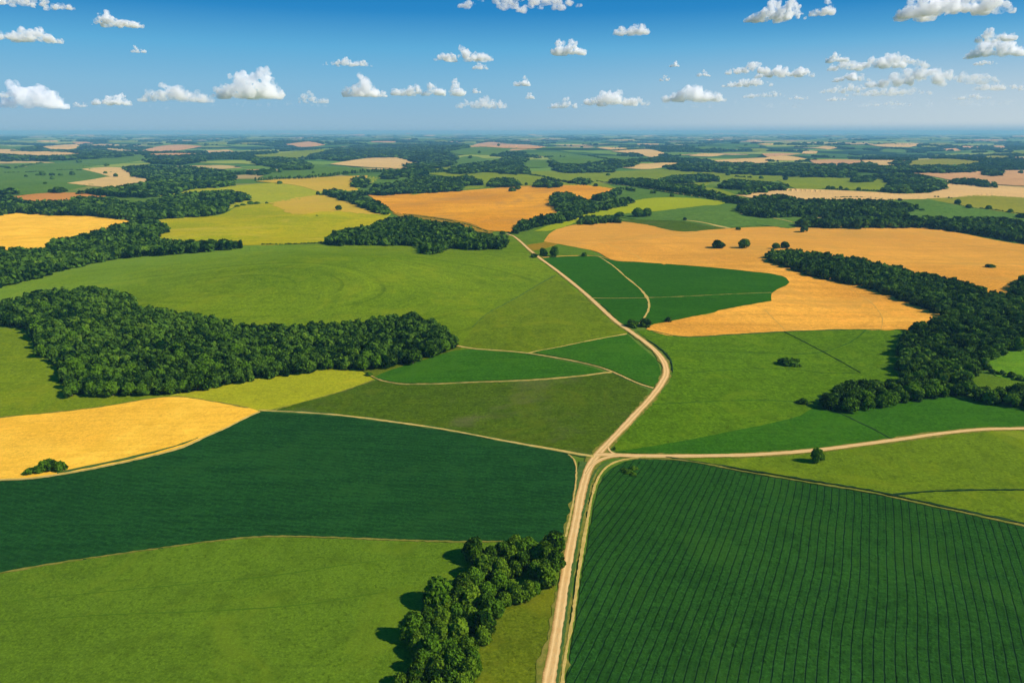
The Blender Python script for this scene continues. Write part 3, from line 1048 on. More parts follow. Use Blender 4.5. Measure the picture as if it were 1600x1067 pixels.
field('wheat_field', 'broad golden wheat field sweeping round the dark green pivot field', 'wheat field', M['wheat_big'],
      [(850, 378), (858, 366), (884, 355), (935, 348.5), (969, 347), (1019, 352), (1070, 361), (1127, 358.5), (1161, 356.5), (1249, 354.5), (1343, 353.5), (1400, 355), (1448, 357), (1499, 365), (1566, 378), (1600, 383), (1720, 398), (1720, 480), (1600, 470), (1560, 490), (1490, 500), (1445, 512), (1414, 515.5), (1313, 515.5), (1229, 518.5), (1144, 523), (1090, 525.5), (1060, 526), (1030, 522), (1010, 515), (1016, 510), (1070, 498), (1127, 484), (1150, 470), (1150, 440), (1002, 411), (952, 405), (935, 395), (905, 388), (884, 384)], .35, .6)
field('crop_field', 'dark green pivot-irrigated field with a rounded right end, right of the dirt road', 'crop field', M['soy_pivot'],
      [(846, 404), (870, 402), (901, 401), (938, 402.5), (952, 406.5), (1002, 410.5), (1060, 414.5), (1127, 420), (1178, 425.5), (1210, 429.5), (1228, 435), (1234, 442), (1228, 447), (1214, 453), (1206, 459), (1205, 471), (1165, 478), (1127, 485), (1060, 500), (1030, 506), (1005, 509), (985, 511), (973, 507), (948, 484), (924, 465), (890, 441), (866, 421)], .45, .4, .6)
M['fresh'] = field_mat('fresh_grass', (.092, .205, .008), (.13, .245, .010), streak_amt=.15, big=.02, fine=.9, fine_amt=.3, bump=.3)
field('meadow', 'bright green clearing at the eastern edge inside the dark wood', 'meadow', M['fresh'],
      [(1536, 565), (1556, 556), (1578, 547), (1600, 543), (1690, 530), (1690, 615), (1600, 603), (1575, 594), (1552, 585)], .3, .5)
field('meadow', 'lime clearing below the bright green clearing in the eastern wood', 'meadow', M['pasture'],
      [(1505, 590), (1520, 585), (1540, 586), (1570, 592), (1600, 599), (1640, 612), (1600, 616), (1560, 612), (1525, 604)], .35, .5)
field('meadow', 'pale green meadow wrapping the western end of the large wood', 'meadow', M['left_meadow'],
      [(-160, 512), (0, 506), (40, 508), (70, 530), (110, 575), (110, 612), (200, 614), (275, 606), (310, 604), (300, 614), (272, 621), (236, 624), (169, 636), (84, 646), (0, 654), (-160, 672)], .2, .4)
field('meadow', 'lime tongue of grass between the large wood and the golden wheat', 'meadow', M['lime'],
      [(262, 621), (285, 612), (304, 607), (350, 598), (405, 589), (472, 579), (523, 572), (550, 574), (570, 584), (586, 594), (560, 603), (530, 613), (472, 629), (425, 641), (400, 642), (337, 630), (297, 623)], .24, .4)
field('meadow', 'narrow olive verge of grass along the rounded end of the large wood', 'meadow', M['pasture_olive'],
      [(560, 576), (600, 572), (660, 560), (705, 544), (722, 541), (720, 547), (665, 562), (631, 573), (600, 584), (584, 592), (572, 585)], .2, .4)
field('crop_field', 'lens-shaped dark green field beside the rounded end of the large wood', 'crop field', M['soy_lens'],
      [(583, 590), (605, 581), (631, 572.5), (665, 562), (692, 553), (719, 547), (745, 547), (766, 549), (820, 553.5), (867, 562), (908, 571), (930, 576), (943, 581), (918, 585), (867, 590), (800, 593.5), (732, 596), (665, 599), (614, 597)], .34, .3)
field('crop_field', 'dark green field cut off by a bend of the dirt road', 'crop field', M['soy_lens'],
      [(832, 551), (850, 547.5), (867, 544.5), (918, 534), (980, 523), (1002, 543), (1018, 556), (1029, 570), (1032, 582), (1028, 597), (1020, 605), (986, 592.5), (955, 578.5), (918, 567.5), (867, 557)], .34, .3)
field('crop_field', 'olive thinly grown field between the two field paths, left of the road crossing', 'crop field', M['olive'],
      [(430, 640), (472, 629), (530, 613), (560, 603), (583, 595), (614, 600), (665, 602), (732, 599), (834, 595.5), (918, 588), (955, 584), (986, 598), (1014, 610), (1010, 622), (991, 641), (968, 668), (944, 691), (921, 710), (867, 702), (783, 687), (699, 671), (614, 659), (540, 650)], .2, .35)
field('crop_field', 'mid green field with dark ditch lines, right of the dirt road bend', 'crop field', M['mid_green'],
      [(996, 518), (1012, 516), (1035, 523), (1060, 526.5), (1144, 523.5), (1229, 519), (1313, 516), (1414, 516), (1450, 530), (1450, 600), (1380, 625), (1310, 636), (1279, 635), (1249, 650), (1212, 660), (1144, 674), (1070, 689), (1010, 699), (962, 706), (958, 700), (970, 684), (1003, 650), (1036, 610), (1051, 583), (1048, 564), (1030, 545), (1010, 530)], .22, .35)
field('crop_field', 'dark green strip of crop above the eastern dirt road', 'crop field', M['soy_lens'],
      [(962, 707), (1010, 699), (1070, 689), (1144, 674), (1212, 660), (1249, 650), (1279, 634), (1330, 632), (1400, 622), (1465, 612), (1532, 622), (1600, 632), (1740, 650), (1740, 672), (1600, 669), (1532, 670), (1465, 677), (1397, 687.5), (1364, 692), (1262, 704), (1161, 710), (1070, 711)], .36, .3)
field('pasture', 'yellow-green pasture below the eastern dirt road, with a lone dark tree', 'pasture', M['pasture_tree'],
      [(985, 716), (1070, 715), (1161, 714), (1262, 707), (1364, 695), (1397, 690.5), (1465, 681), (1532, 674), (1600, 672), (1760, 672), (1760, 860), (1600, 820), (1532, 805), (1465, 791), (1397, 776), (1262, 752), (1161, 735), (1060, 717.5)], .2, .3)
field('wheat_field', 'golden wheat field on the western side with a thicket on its lower edge', 'wheat field', M['wheat'],
      [(-200, 674), (0, 653), (84, 645), (169, 635), (236, 623.5), (270, 620), (297, 622), (337, 628.5), (388, 638), (406, 643), (385, 652), (358, 666), (324, 681), (287, 698), (253, 708), (202, 720), (145, 732), (101, 740), (44, 748), (0, 751), (-200, 760)], .38, .35)
field('crop_field', 'large dark green soybean field left of the road crossing', 'crop field', M['soy'],
      [(-220, 764), (0, 752), (44, 750), (101, 742), (145, 734), (202, 722), (253, 710), (287, 700), (324, 683), (358, 668), (385, 654), (406, 645), (470, 647), (540, 652), (614, 662.5), (699, 675), (783, 691), (867, 706), (890, 713), (898, 722), (899, 738), (895, 784), (889, 817), (884, 843), (850, 847), (790, 846), (716, 846.5), (601, 843), (500, 839.5), (420, 838), (340, 845), (250, 857), (150, 871), (60, 885), (0, 896), (-220, 935)], .34, .3)
field('pasture', 'light green pasture left of the dirt road with a leafy copse on it', 'pasture', M['pasture'],
      [(-230, 940), (0, 897), (60, 886), (150, 872), (250, 858), (340, 846), (420, 839.5), (500, 841), (601, 844.5), (716, 848), (790, 847.5), (850, 848.5), (884, 846), (878, 880), (869, 925), (860, 980), (848, 1050), (838, 1120), (825, 1210), (-300, 1210)], .18, .25)
field('meadow', 'olive rough grass between the copse and the dirt road', 'meadow', M['pasture_olive'],
      [(850, 905), (868, 900), (869, 925), (860, 980), (848, 1050), (838, 1120), (825, 1210), (640, 1210), (690, 1110), (745, 1000), (800, 940)], .24, .6)
field('crop_field', 'large dark green field of parallel crop rows right of the dirt road', 'crop field', M['soy_rows'],
      [(940, 752), (952, 735), (968, 725), (985, 720), (1060, 721), (1161, 739), (1262, 756), (1364, 773), (1397, 780), (1465, 795), (1532, 809), (1600, 824), (1760, 864), (1800, 1210), (868, 1210), (881, 1100), (888, 1044), (897, 990), (906, 926), (914, 876), (924, 817), (930, 784)], .34, .3)

# ------------------------------------------------------------------ roads, tracks, verges, ditches
M_ROAD = road_mat()
M_PATH = simple_mat('pale_sand_path', (.46, .32, .07), (.58, .40, .11), .4, 2)
M_VERGE = simple_mat('rough_verge_grass', (.13, .15, .015), (.24, .20, .035), .25, 1.4)
M_BANK = simple_mat('green_bank_grass', (.05, .105, .02), (.085, .135, .025), .3, 1.6)
M_DITCH = simple_mat('ditch_growth', (.014, .040, .012), (.028, .062, .016), .3, 2)
M_FAINT = simple_mat('faint_furrow', (.030, .085, .010), (.045, .115, .014), .3, 2)
M_FAINT2 = simple_mat('pressed_grass', (.062, .125, .006), (.075, .14, .007), .3, 2)
M_FURROW = simple_mat('tyre_track', (.54, .28, .045), (.62, .34, .06), .3, 2)

MAIN = [(836, 1180), (847, 1120), (858, 1067), (871, 994), (881, 926), (889, 876), (902, 808), (912, 758), (922, 728), (933, 712), (945, 699), (969, 674), (996, 645), (1019, 620), (1033, 601), (1041, 585), (1039, 570), (1028, 553), (1009, 536), (984, 518), (965, 505), (938, 481), (922, 466), (895, 443), (867, 421), (845, 405), (826, 390), (812, 377), (801, 369), (791, 366)]
strip('grass_verge', 'tan-green rough grass verge along both sides of the main dirt road', 'verge', M_VERGE, MAIN, [7.6, 6.8, 6.6, 6.6, 6.4, 6.4, 6.2, 6, 5.4, 4.6], .40, .5)
strip('dirt_road', 'sandy main dirt road winding from the foreground through the crossing to the far hill', 'dirt road', M_ROAD, MAIN, [4.1, 4.1, 4.0, 4.2, 3.9, 3.8, 3.8, 3.6, 3.4, 3.0], .47, .14)
EAST = [(930, 712), (945, 711), (969, 712.3), (1010, 713.3), (1060, 713.6), (1110, 713), (1161, 712), (1262, 705.5), (1364, 693), (1397, 688.5), (1465, 679), (1532, 672), (1600, 670.5), (1760, 672)]
strip('grass_verge', 'thin straw-coloured verge along the eastern dirt road', 'verge', M_VERGE, EAST, [4.6, 5.2, 4.6, 4.2, 4], .41, .4)
strip('dirt_road', 'sandy side road running east from the crossing, past the lone tree', 'dirt road', M_ROAD, EAST, [3.6, 3.2, 3.0, 2.6, 2.4, 2.2], .49, .12)
LANE = [(868, 1180), (873, 1120), (878.5, 1067), (886, 1011), (893, 977), (900, 926), (907, 876), (917, 818), (925, 776), (931, 755), (940, 738), (957, 724), (979, 718), (1010, 715)]
strip('farm_track', 'narrow sandy track beside the main dirt road along the crop rows', 'farm track', M_PATH, LANE, 1.0, .51, .16)
strip('grass_verge', 'green strip of grass between the main dirt road and the narrow track', 'verge', M_BANK,
      [(860, 1180), (866, 1120), (871, 1067), (879, 1005), (890, 926), (898, 876), (910, 808), (918, 775), (924, 750), (935, 732), (950, 722)], .9, .53, .18)
strip('farm_track', 'short sandy track on the left side of the main dirt road below the crossing', 'farm track', M_PATH,
      [(884, 840), (890, 812), (897, 775), (900.5, 745), (900, 728), (896, 717), (888, 711)], .7, .49, .15)
strip('grass_bank', 'triangle of rough grass in the corner below the crossing, left of the main road', 'grass bank', M_BANK,
      [(895, 790), (902, 760), (906, 738), (912, 722)], [.6, 1.6, 3.0, 3.4], .46, .3)
strip('farm_track', 'wide sandy turning curve on the right side of the crossing', 'farm track', M_ROAD,
      [(918, 742), (926, 728), (938, 719), (955, 714), (975, 713)], 2.6, .50, .12)
strip('farm_track', 'small sandy spur joining the crossing from the upper right', 'farm track', M_ROAD,
      [(950, 697), (950, 703), (957, 709), (966, 712)], 1.4, .495, .12)
WEST = [(928, 714), (921, 713), (867, 703.5), (783, 688.5), (699, 672.5), (614, 660), (540, 650.5), (470, 645), (405, 642)]
strip('grass_verge', 'olive verge along the yellow path from the crossing to the golden wheat', 'verge', M_BANK, WEST, 3.6, .39, .4)
strip('farm_track', 'straight pale yellow path from the crossing west to the golden wheat', 'farm track', M_PATH, WEST, [1.9, 1.5, 1.3, 1.2, 1.1], .48, .2)
strip('farm_track', 'tan track along the lower edge of the golden wheat in the west', 'farm track', M_PATH,
      [(-200, 763), (0, 751), (44, 749), (101, 741), (145, 733), (202, 721), (253, 709), (287, 699), (324, 682), (358, 667), (385, 653), (406, 644)], [1.6, 1.6, 1.5, 1.0, .8], .6, .2)
strip('grass_verge', 'dark green strip on the inner side of the tan track below the golden wheat', 'verge', M_BANK,
      [(90, 740), (145, 729), (202, 717), (253, 704), (287, 694), (310, 685)], [1.5, 2.2, 2.0, 1.2, .4], .62, .3)
strip('farm_track', 'curved sandy path along the top of the lens-shaped field to the dirt road', 'farm track', M_PATH,
      [(714, 541), (735, 545), (766, 547.5), (820, 552), (867, 559.5), (918, 569.5), (945, 577), (960, 583), (986, 595), (1005, 603), (1021, 607)], [1.6, 1.3, 1.1, 1.1, 1.2, 1.5], .48, .25)
strip('farm_track', 'thin pale path along the lower rim of the lens-shaped field', 'farm track', M_PATH,
      [(578, 587), (592, 594), (614, 599), (665, 600.5), (732, 598), (834, 594), (918, 586.5), (945, 583), (957, 581.5)], [1.0, .8, .6, .7, 1.1], .46, .3)
strip('grass_verge', 'thin yellowish strip between the dome meadow and the field at the road bend', 'verge', M_PATH,
      [(824, 552.5), (850, 547), (867, 544), (918, 533.5), (979, 522)], [.9, .8, .7, .6], .4, .3)
strip('farm_track', 'curved sandy path through the dark pivot field', 'farm track', M_PATH,
      [(936, 402), (952, 412), (964, 421), (978, 434), (991, 444), (1007, 460), (1014, 473), (1014, 483), (1010, 492), (1002, 504), (998, 510)], [1.3, 1.5, 1.8, 2.2, 2.0], .58, .3)
strip('farm_track', 'thin level track crossing the dark pivot field', 'farm track', M_PATH,
      [(922, 466.5), (950, 467), (1009, 466.2), (1060, 464.5), (1130, 461), (1205, 458)], [1.0, .45, .35, .3], .6, .3)
strip('farm_track', 'sandy edge track along the top of the dark pivot field', 'farm track', M_FURROW,
      [(847, 403), (901, 400.5), (938, 402), (952, 406), (1002, 410)], 1.4, .68, .4)
strip('grass_verge', 'thin pale grass line between the large soybean field and the light green pasture', 'verge', M_VERGE,
      [(-220, 937), (0, 896), (60, 885), (150, 871), (250, 857), (340, 845), (420, 838.7), (500, 840), (601, 843.7), (716, 847), (790, 846.5)], .8, .38, .3)
strip('grass_verge', 'thin tan edge along the top of the western golden wheat', 'verge', M_VERGE,
      [(-200, 674), (0, 653), (84, 645), (169, 635), (236, 623.5), (270, 620), (297, 622), (337, 628.5), (388, 638)], 1.3, .42, .4)
strip('grass_verge', 'thin olive edge between golden wheat and the mid green field', 'verge', M_BANK,
      [(1016, 517), (1060, 526.3), (1144, 523.3), (1229, 518.7), (1313, 515.8), (1414, 515.8)], 1.6, .42, .5)
strip('grass_verge', 'thin yellowish edge where the lime tongue meets the olive field', 'verge', M_VERGE,
      [(425, 641), (472, 629), (530, 613), (560, 603), (584, 594)], .8, .3, .4)
strip('grass_verge', 'yellow-green rim along the far edge of the dome meadow', 'verge', M_VERGE,
      [(101, 417), (150, 407), (202, 398), (304, 388), (405, 383.7), (506, 381.7)], 1.8, .4, .7)
for lab, pts in (('faint wheel track curving across the light green pasture', [(0, 941), (120, 929), (280, 914), (430, 899), (560, 880), (690, 868)]),
                 ('second faint wheel track lower on the light green pasture', [(0, 972), (140, 962), (320, 955), (480, 944), (600, 925)])):
    strip('wheel_track', lab, 'wheel track', M_FAINT2, pts, [.25, .4, .5, .4, .2], .21, .1)
strip('ditch', 'dark hedge line along the top of the crop-row field', 'ditch', M_DITCH,
      [(1040, 715), (1100, 724), (1161, 734), (1262, 751), (1364, 768), (1397, 775), (1465, 790), (1532, 804.5), (1600, 819), (1760, 858)], [.6, 1.0, 1.3, 1.5, 1.7], .62, .5)
strip('grass_verge', 'thin yellow-green verge between the dark hedge line and the crop rows', 'verge', M_VERGE,
      [(1000, 717), (1060, 719.5), (1161, 737.5), (1262, 754.5), (1364, 771.5), (1397, 778.5), (1465, 793.5), (1532, 808), (1600, 823), (1760, 862)], [1.4, 1.2, 1.2, 1.2], .6, .3)
strip('ditch', 'thin dark ditch line across the yellow-green pasture', 'ditch', M_DITCH,
      [(1397, 774), (1430, 770.5), (1465, 768), (1532, 766.5), (1600, 766), (1760, 767)], .85, .6, .35)
strip('ditch', 'dark straight ditch running down the mid green field from the wheat edge', 'ditch', M_DITCH,
      [(1225, 518.5), (1255, 534), (1289, 552), (1320, 569), (1345, 583.5)], [1.0, .95, .8, .4], .5, .35)
strip('ditch', 'dark ditch crossing the dark green strip from the wood tip to the eastern road', 'ditch', M_DITCH,
      [(1278, 632), (1300, 641), (1343, 661), (1370, 674), (1393, 687)], [1.1, 1.0, .9, .7], .52, .3)
for lab, pts, w in (
    ('faint dark line curving across the upper part of the mid green field', [(1050, 547.5), (1100, 549.5), (1195, 552), (1245, 553.5), (1276, 552), (1313, 542), (1340, 528), (1352, 517)], .9),
    ('faint dark line near the lower end of the mid green field', [(1020, 632), (1060, 630), (1127, 627), (1195, 626), (1240, 628), (1269, 629)], .7),
    ('faint dark line through the middle of the mid green field', [(1075, 583), (1150, 578), (1230, 577), (1300, 584), (1340, 583)], .45)):
    strip('ditch', lab, 'ditch', M_FAINT, pts, w * .75, .36, .25)
strip('ditch', 'dark curved bank on the right side of the dirt road bend', 'ditch', M_DITCH,
      [(1012, 532), (1030, 544), (1044, 557), (1050, 570), (1051, 582)], [.4, .9, 1.1, .8, .4], .6, .4)
strip('ditch', 'faint furrow dividing the dome meadow beside the dirt road', 'ditch', M_BANK,
      [(868, 431), (840, 446), (817, 460), (790, 475), (759, 492), (738, 512)], [1.2, 1.0, .8, .4], .45, .3)
for lab, pts, w in (
    ('long dark furrow across the upper part of the broad golden wheat', [(1150, 366), (1200, 362), (1249, 363.5), (1330, 369), (1431, 376), (1520, 385), (1600, 393.5), (1700, 405)], 2.4),
    ('curved furrow on the right side of the broad golden wheat above its lower tip', [(1290, 434), (1318, 447), (1345, 462), (1370, 483), (1379, 500), (1377, 514)], .9),
    ('short straight furrow leading down the broad golden wheat to the ditch', [(1195, 485), (1212, 502), (1228, 517)], .9),
    ('dark furrow dividing the left part of the broad golden wheat', [(885, 384), (930, 380), (985, 375), (1040, 370), (1100, 364), (1145, 360)], 2.0),
    ('pale furrow crossing the wheat left of the two lone trees', [(935, 378), (965, 388), (1000, 404), (1005, 408)], 1.8)):
    strip('furrow', lab, 'furrow', M_FURROW, pts, w, .43, .3)
strip('farm_track', 'tan path winding through green meadow above the broad golden wheat', 'farm track', M_PATH,
      [(1070, 345), (1100, 349), (1125, 355), (1140, 358)], [2.5, 5, 9, 7], .9, .6)
strip('farm_track', 'thin tan track beside the dark wood above the broad golden wheat', 'farm track', M_PATH,
      [(1158, 335), (1190, 339), (1225, 345), (1245, 350)], [6, 4, 3, 2], .9, .6)
strip('farm_track', 'pale track running beside the long hedge in the mid distance', 'farm track', M_PATH,
      [(935, 285), (990, 293), (1050, 302), (1110, 311.5), (1165, 321)], 3.0, 1.1, .6)

# ------------------------------------------------------------------ trees that stand alone: (px, py of the foot, height px, crown width px, label)
def at_px(px, py):
    return cast([(px, py)])[0]


def px_size(base):
    _, dep = project(base[None])
    return dep[0] / FPX


LONE = [
    (1276, 722, 25, 20, 'dark rounded lone tree beside the eastern dirt road, casting a long shadow', False, 0),
    (1121, 388, 13, 19, 'western one of two lone trees standing in the golden wheat', False, 1),
    (1162, 388, 14, 18, 'eastern one of two lone trees standing in the golden wheat', False, 2),
    (1256, 363, 13, 13, 'open-crowned small tree on the upper edge of the golden wheat', False, 3),
    (866, 402, 19, 14, 'tall tree beside the dirt road at the corner of the pivot field', False, 4),
    (849, 400, 13, 12, 'shorter tree just left of the tall tree at the pivot field corner', False, 0),
    (997, 339, 14, 20, 'wide round tree, left of a pair on the bright yellow-green field', False, 1),
    (1010, 339, 13, 15, 'right-hand tree of the pair on the bright yellow-green field edge', False, 2),
    (968, 339, 9, 14, 'small round tree just west of the pair by the bright yellow-green field', False, 3),
    (529, 329, 9, 11, 'lone spreading tree on the lime slope of the rounded meadow', False, 4),
    (497, 305, 6, 7, 'small tree at the tip of the hedge above the rounded lime meadow', False, 0),
    (437, 288, 5, 8, 'small tree on the golden strip below the long hedgerow', False, 1),
    (438, 270, 7, 8, 'small tree standing on green meadow above the long hedgerow', False, 2),
    (490, 271, 4, 5, 'tiny tree on green meadow below the golden oval field', False, 3),
    (181, 277, 6, 7, 'lone tree between two small tan fields in the west', False, 0),
    (165, 272, 4, 6, 'tiny tree on the upper tan field in the west', False, 1),
    (67, 275, 7, 10, 'largest tree of a loose row on the western green meadow', False, 2),
    (59, 275, 4, 6, 'small tree left of the largest in the loose western meadow row', False, 3),
    (82, 275, 5, 8, 'second tree right of the largest in the western meadow row', False, 4),
    (95, 275, 4, 8, 'low tree near the eastern end of the western meadow row', False, 0),
    (113, 274, 6, 8, 'easternmost tree of the loose row on the western meadow', False, 1),
    (82, 281, 5, 7, 'lone tree just below the loose row on the western meadow', False, 2),
    (71, 288, 4, 6, 'tiny lone tree on the lower part of the western meadow', False, 3),
    (41, 277, 4, 5, 'tiny tree on the western meadow, west of the loose row', False, 4),
    (94, 302, 9, 20, 'broad dark tree at the top edge of the red-brown field', False, 0),
    (80, 302, 6, 10, 'smaller tree beside the broad one above the red-brown field', False, 1),
    (124, 255, 6, 9, 'small dark tree on the far edge of the western meadow', False, 2),
    (167, 260, 5, 8, 'tree on the western meadow above the small tan field', False, 3),
    (1496, 320, 9, 9, 'tallest tree on the tree-dotted hedge at the eastern side', False, 4),
    (1513, 326, 7, 10, 'second tree along the tree-dotted hedge at the eastern side', False, 0),
    (1544, 328, 7, 9, 'third tree along the tree-dotted hedge at the eastern side', False, 1),
    (1578, 333, 6, 8, 'fourth tree along the tree-dotted hedge at the eastern side', False, 2),
    (1596, 341, 9, 16, 'tree at the edge of the picture below the tree-dotted hedge', False, 3),
    (1294, 296, 6, 7, 'first tree of the row under the lime lens-shaped meadow', False, 4),
    (1301, 296, 5, 7, 'second tree of the row under the lime lens-shaped meadow', False, 0),
    (1313, 296, 5, 6, 'third tree of the row under the lime lens-shaped meadow', False, 1),
    (1322, 298, 4, 7, 'low fourth tree of the row under the lime lens-shaped meadow', False, 2),
    (1341, 298, 6, 7, 'fifth tree of the row under the lime lens-shaped meadow', False, 3),
    (1227, 282, 7, 8, 'lone tree at the left end of the lime lens-shaped meadow', False, 4),
    (1406, 314, 4, 7, 'small tree where the orange field meets the eastern green meadow', False, 0),
    (1537, 288, 6, 6, 'upright tree on the hedge below the broad pinkish field', False, 1),
    (1594, 272, 5, 7, 'small tree on the broad pinkish field at the eastern edge', False, 2),
    (1426, 252, 4, 6, 'tree on the far pale band at the end of a short row', False, 3),
    (1137, 275, 7, 8, 'single tree on the sweeping lime meadow before a dark belt', False, 4),
    (1189, 280, 5, 7, 'single tree right of a low hedge on the sweeping lime meadow', False, 0),
    (950, 275, 4, 7, 'small tree in the middle of the sweeping lime meadow', False, 1),
    (920, 257, 5, 8, 'small tree standing on the long hedged meadow far off', False, 2),
    (931, 292, 6, 7, 'small tree at the upper right tip of the big orange field', False, 3),
    (822, 290, 5, 5, 'small tree between two copses behind the big orange field', False, 4),
    (1050, 308, 6, 8, 'round tree on the green wedge below the long tree belt', False, 0),
    (1018, 303, 5, 5, 'left of two small trees on the green wedge below the tree belt', False, 1),
    (1023, 303, 5, 5, 'right of two small trees on the green wedge below the tree belt', False, 2),
    (1070, 345, 6, 6, 'small tree beside the winding tan path above the golden wheat', False, 3),
    (1153, 360, 6, 8, 'small bushy tree at the end of the winding tan path', False, 4),
    (735, 248, 5, 7, 'small tree on a green meadow among the dark far woods', False, 0),
    (749, 240, 4, 5, 'tiny tree on the hill meadow near the horizon', False, 1),
    (779, 229, 4, 5, 'tiny tree on the long pinkish ridge field', False, 2),
    (417, 319, 4, 5, 'small tree where the lime meadow meets its orange-gold cap', False, 3),
    (785, 366, 6, 9, 'small tree at the far end of the dirt road', False, 4),
    (800, 300, 7, 12, 'left tree of a small clump inside the big orange field', False, 1),
    (809, 297, 7, 10, 'right tree of a small clump inside the big orange field', False, 2),
    (1212, 389, 9, 12, 'tree at the left tip of the long eastern wood', False, 2),
    (1226, 388, 12, 15, 'taller tree rising at the left tip of the long eastern wood', False, 3),
    (1440, 330, 5, 8, 'small tree at the right end of the long dark middle wood', False, 3),
]
for px, py, hp, wp, lab, yel, cr in LONE:
    b = at_px(px, py)
    s = px_size(b)
    el = math.asin((CAMH - b[2]) / np.linalg.norm(b - [0, 0, CAMH]))
    h = max(hp * s - .25 * wp * s * math.sin(el), .5 * wp * s) / math.cos(el)
    tree(b, wp * s * .53, h, lab, None, yel, False, None, cr)

SHRUBS = [
    (1236, 573, 14, 32, 'broad dark shrub standing alone on the mid green field', None),
    (1549, 419, 6, 15, 'low dark shrub alone on the broad golden wheat', None),
    (1256, 632, 5, 18, 'low flat shrub just left of the wooded tip on the green field', None),
    (989, 512, 13, 18, 'round shrub by the dirt road at the lower tip of the pivot field', None),
    (1009, 511, 14, 19, 'round shrub on the right side of the curved path end at the pivot field tip', None),
    (1045, 504, 8, 11, 'small shrub where the pivot field meets the golden wheat', None),
    (835, 403, 7, 13, 'low shrub on the road edge left of the pivot corner trees', None),
    (913, 402, 8, 9, 'small shrub midway along the top track of the pivot field', None),
    (576, 588, 5, 13, 'low dark shrub at the sharp left tip of the lens-shaped field', None),
    (960, 703, 5, 5, 'tiny shrub on the upper right corner of the road crossing', None),
    (981, 741, 8, 16, 'largest weedy shrub patch in the crop rows below the crossing', None),
    (991, 735, 6, 13, 'upper weedy shrub in the crop rows below the crossing', None),
    (975, 736, 5, 9, 'left weedy shrub in the crop rows below the crossing', None),
    (990, 744, 6, 10, 'lower weedy shrub in the crop rows below the crossing', None),
    (45, 742, 10, 18, 'leftmost shrub of the thicket on the lower edge of the golden wheat', None),
    (57, 740, 13, 20, 'second shrub of the thicket on the lower edge of the golden wheat', None),
    (68, 738, 15, 20, 'middle shrub of the thicket on the lower edge of the golden wheat', None),
    (80, 737, 16, 21, 'tall shrub right of the middle in the golden wheat thicket', None),
    (92, 737, 18, 20, 'tallest shrub near the right end of the golden wheat thicket', None),
    (99, 736, 12, 12, 'small rightmost shrub of the thicket on the golden wheat edge', None),
    (72, 731, 13, 24, 'back shrub behind the middle of the golden wheat thicket', None),
    (370, 324, 4, 8, 'first shrub from the wood tip in the row along the lime meadow', None),
    (379, 322, 4, 8, 'second shrub from the wood tip in the row along the lime meadow', None),
    (391, 320, 5, 10, 'third and widest shrub in the row along the lime meadow', None),
    (401, 319, 4, 9, 'fourth shrub from the wood tip in the row along the lime meadow', None),
    (495, 338, 2, 4, 'tiny shrub on the lime slope below the lone spreading tree', None),
]
for px, py, hp, wp, lab, grp in SHRUBS:
    b = at_px(px, py)
    s = px_size(b)
    el = math.asin((CAMH - b[2]) / np.linalg.norm(b - [0, 0, CAMH]))
    h = max((hp * s - .35 * wp * s * math.sin(el)) / math.cos(el), .38 * wp * s)
    b = b + np.array([0, .22 * wp * s, 0])
    b[2] = terrain(b[0], b[1])
    shrub(b, wp * s * .55, h, lab, grp)

# ------------------------------------------------------------------ the leafy copse beside the main road (crown centres and radii traced)
COPSE = [(710, 440, 62), (790, 462, 42), (842, 440, 46), (905, 428, 48), (972, 436, 56), (1080, 415, 66), (1038, 470, 58), (1092, 490, 50), (1000, 525, 52),
         (1048, 560, 58), (935, 480, 44), (765, 520, 62), (838, 530, 50), (905, 520, 40), (722, 572, 56), (660, 600, 52), (830, 592, 56), (905, 640, 56), (962, 625, 46), (780, 630, 52),
         (548, 650, 84), (640, 660, 54), (700, 670, 62), (770, 695, 58), (850, 668, 48), (820, 700, 40), (500, 755, 56), (560, 750, 60), (630, 735, 58), (700, 745, 58), (755, 780, 62),
         (425, 805, 64), (490, 820, 54), (560, 825, 62), (640, 815, 60), (755, 830, 44), (450, 870, 44), (520, 900, 66), (600, 895, 62), (680, 890, 60), (705, 940, 48), (470, 950, 54),
         (545, 970, 64), (625, 965, 68), (690, 1000, 52), (440, 1030, 62), (520, 1040, 64), (600, 1045, 60), (370, 1060, 54), (660, 1060, 50), (450, 1110, 62), (540, 1120, 66), (620, 1120, 54)]
_r = random.Random(5)
for gx, gy, gr in COPSE[::2]:                  # smaller trees filling in between the big crowns
    COPSE.append((gx + _r.uniform(-45, 45), gy + _r.uniform(-30, 40), _r.uniform(30, 42)))
items = []
for gx, gy, gr in COPSE:
    px, py = 500 + gx * .3375, 707 + gy * .3375
    b = cast([(px, py)], 4.6)[0]
    rad = gr * .3375 * px_size(b) * (.84 + .12 * RNG.random())
    b[2] = terrain(b[0], b[1])
    h = rad * 1.45 + 1.7 + RNG.random() * 1.4
    items.append([b, rad, h, gx, gy])
ranks = sorted(range(len(items)), key=lambda k: items[k][1])
size_w = {}
for q, k in enumerate(ranks):
    size_w[k] = ('slender', 'small', 'middling', 'large', 'great spreading')[min(4, q * 5 // len(ranks))]
rows = sorted(range(len(items)), key=lambda k: items[k][4])
ORD = ['first', 'second', 'third', 'fourth', 'fifth', 'sixth', 'seventh', 'eighth', 'ninth', 'tenth']
ROWN = ['top', 'second', 'third', 'fourth', 'fifth', 'sixth', 'seventh', 'eighth', 'ninth', 'tenth', 'eleventh', 'lowest']
per = 7
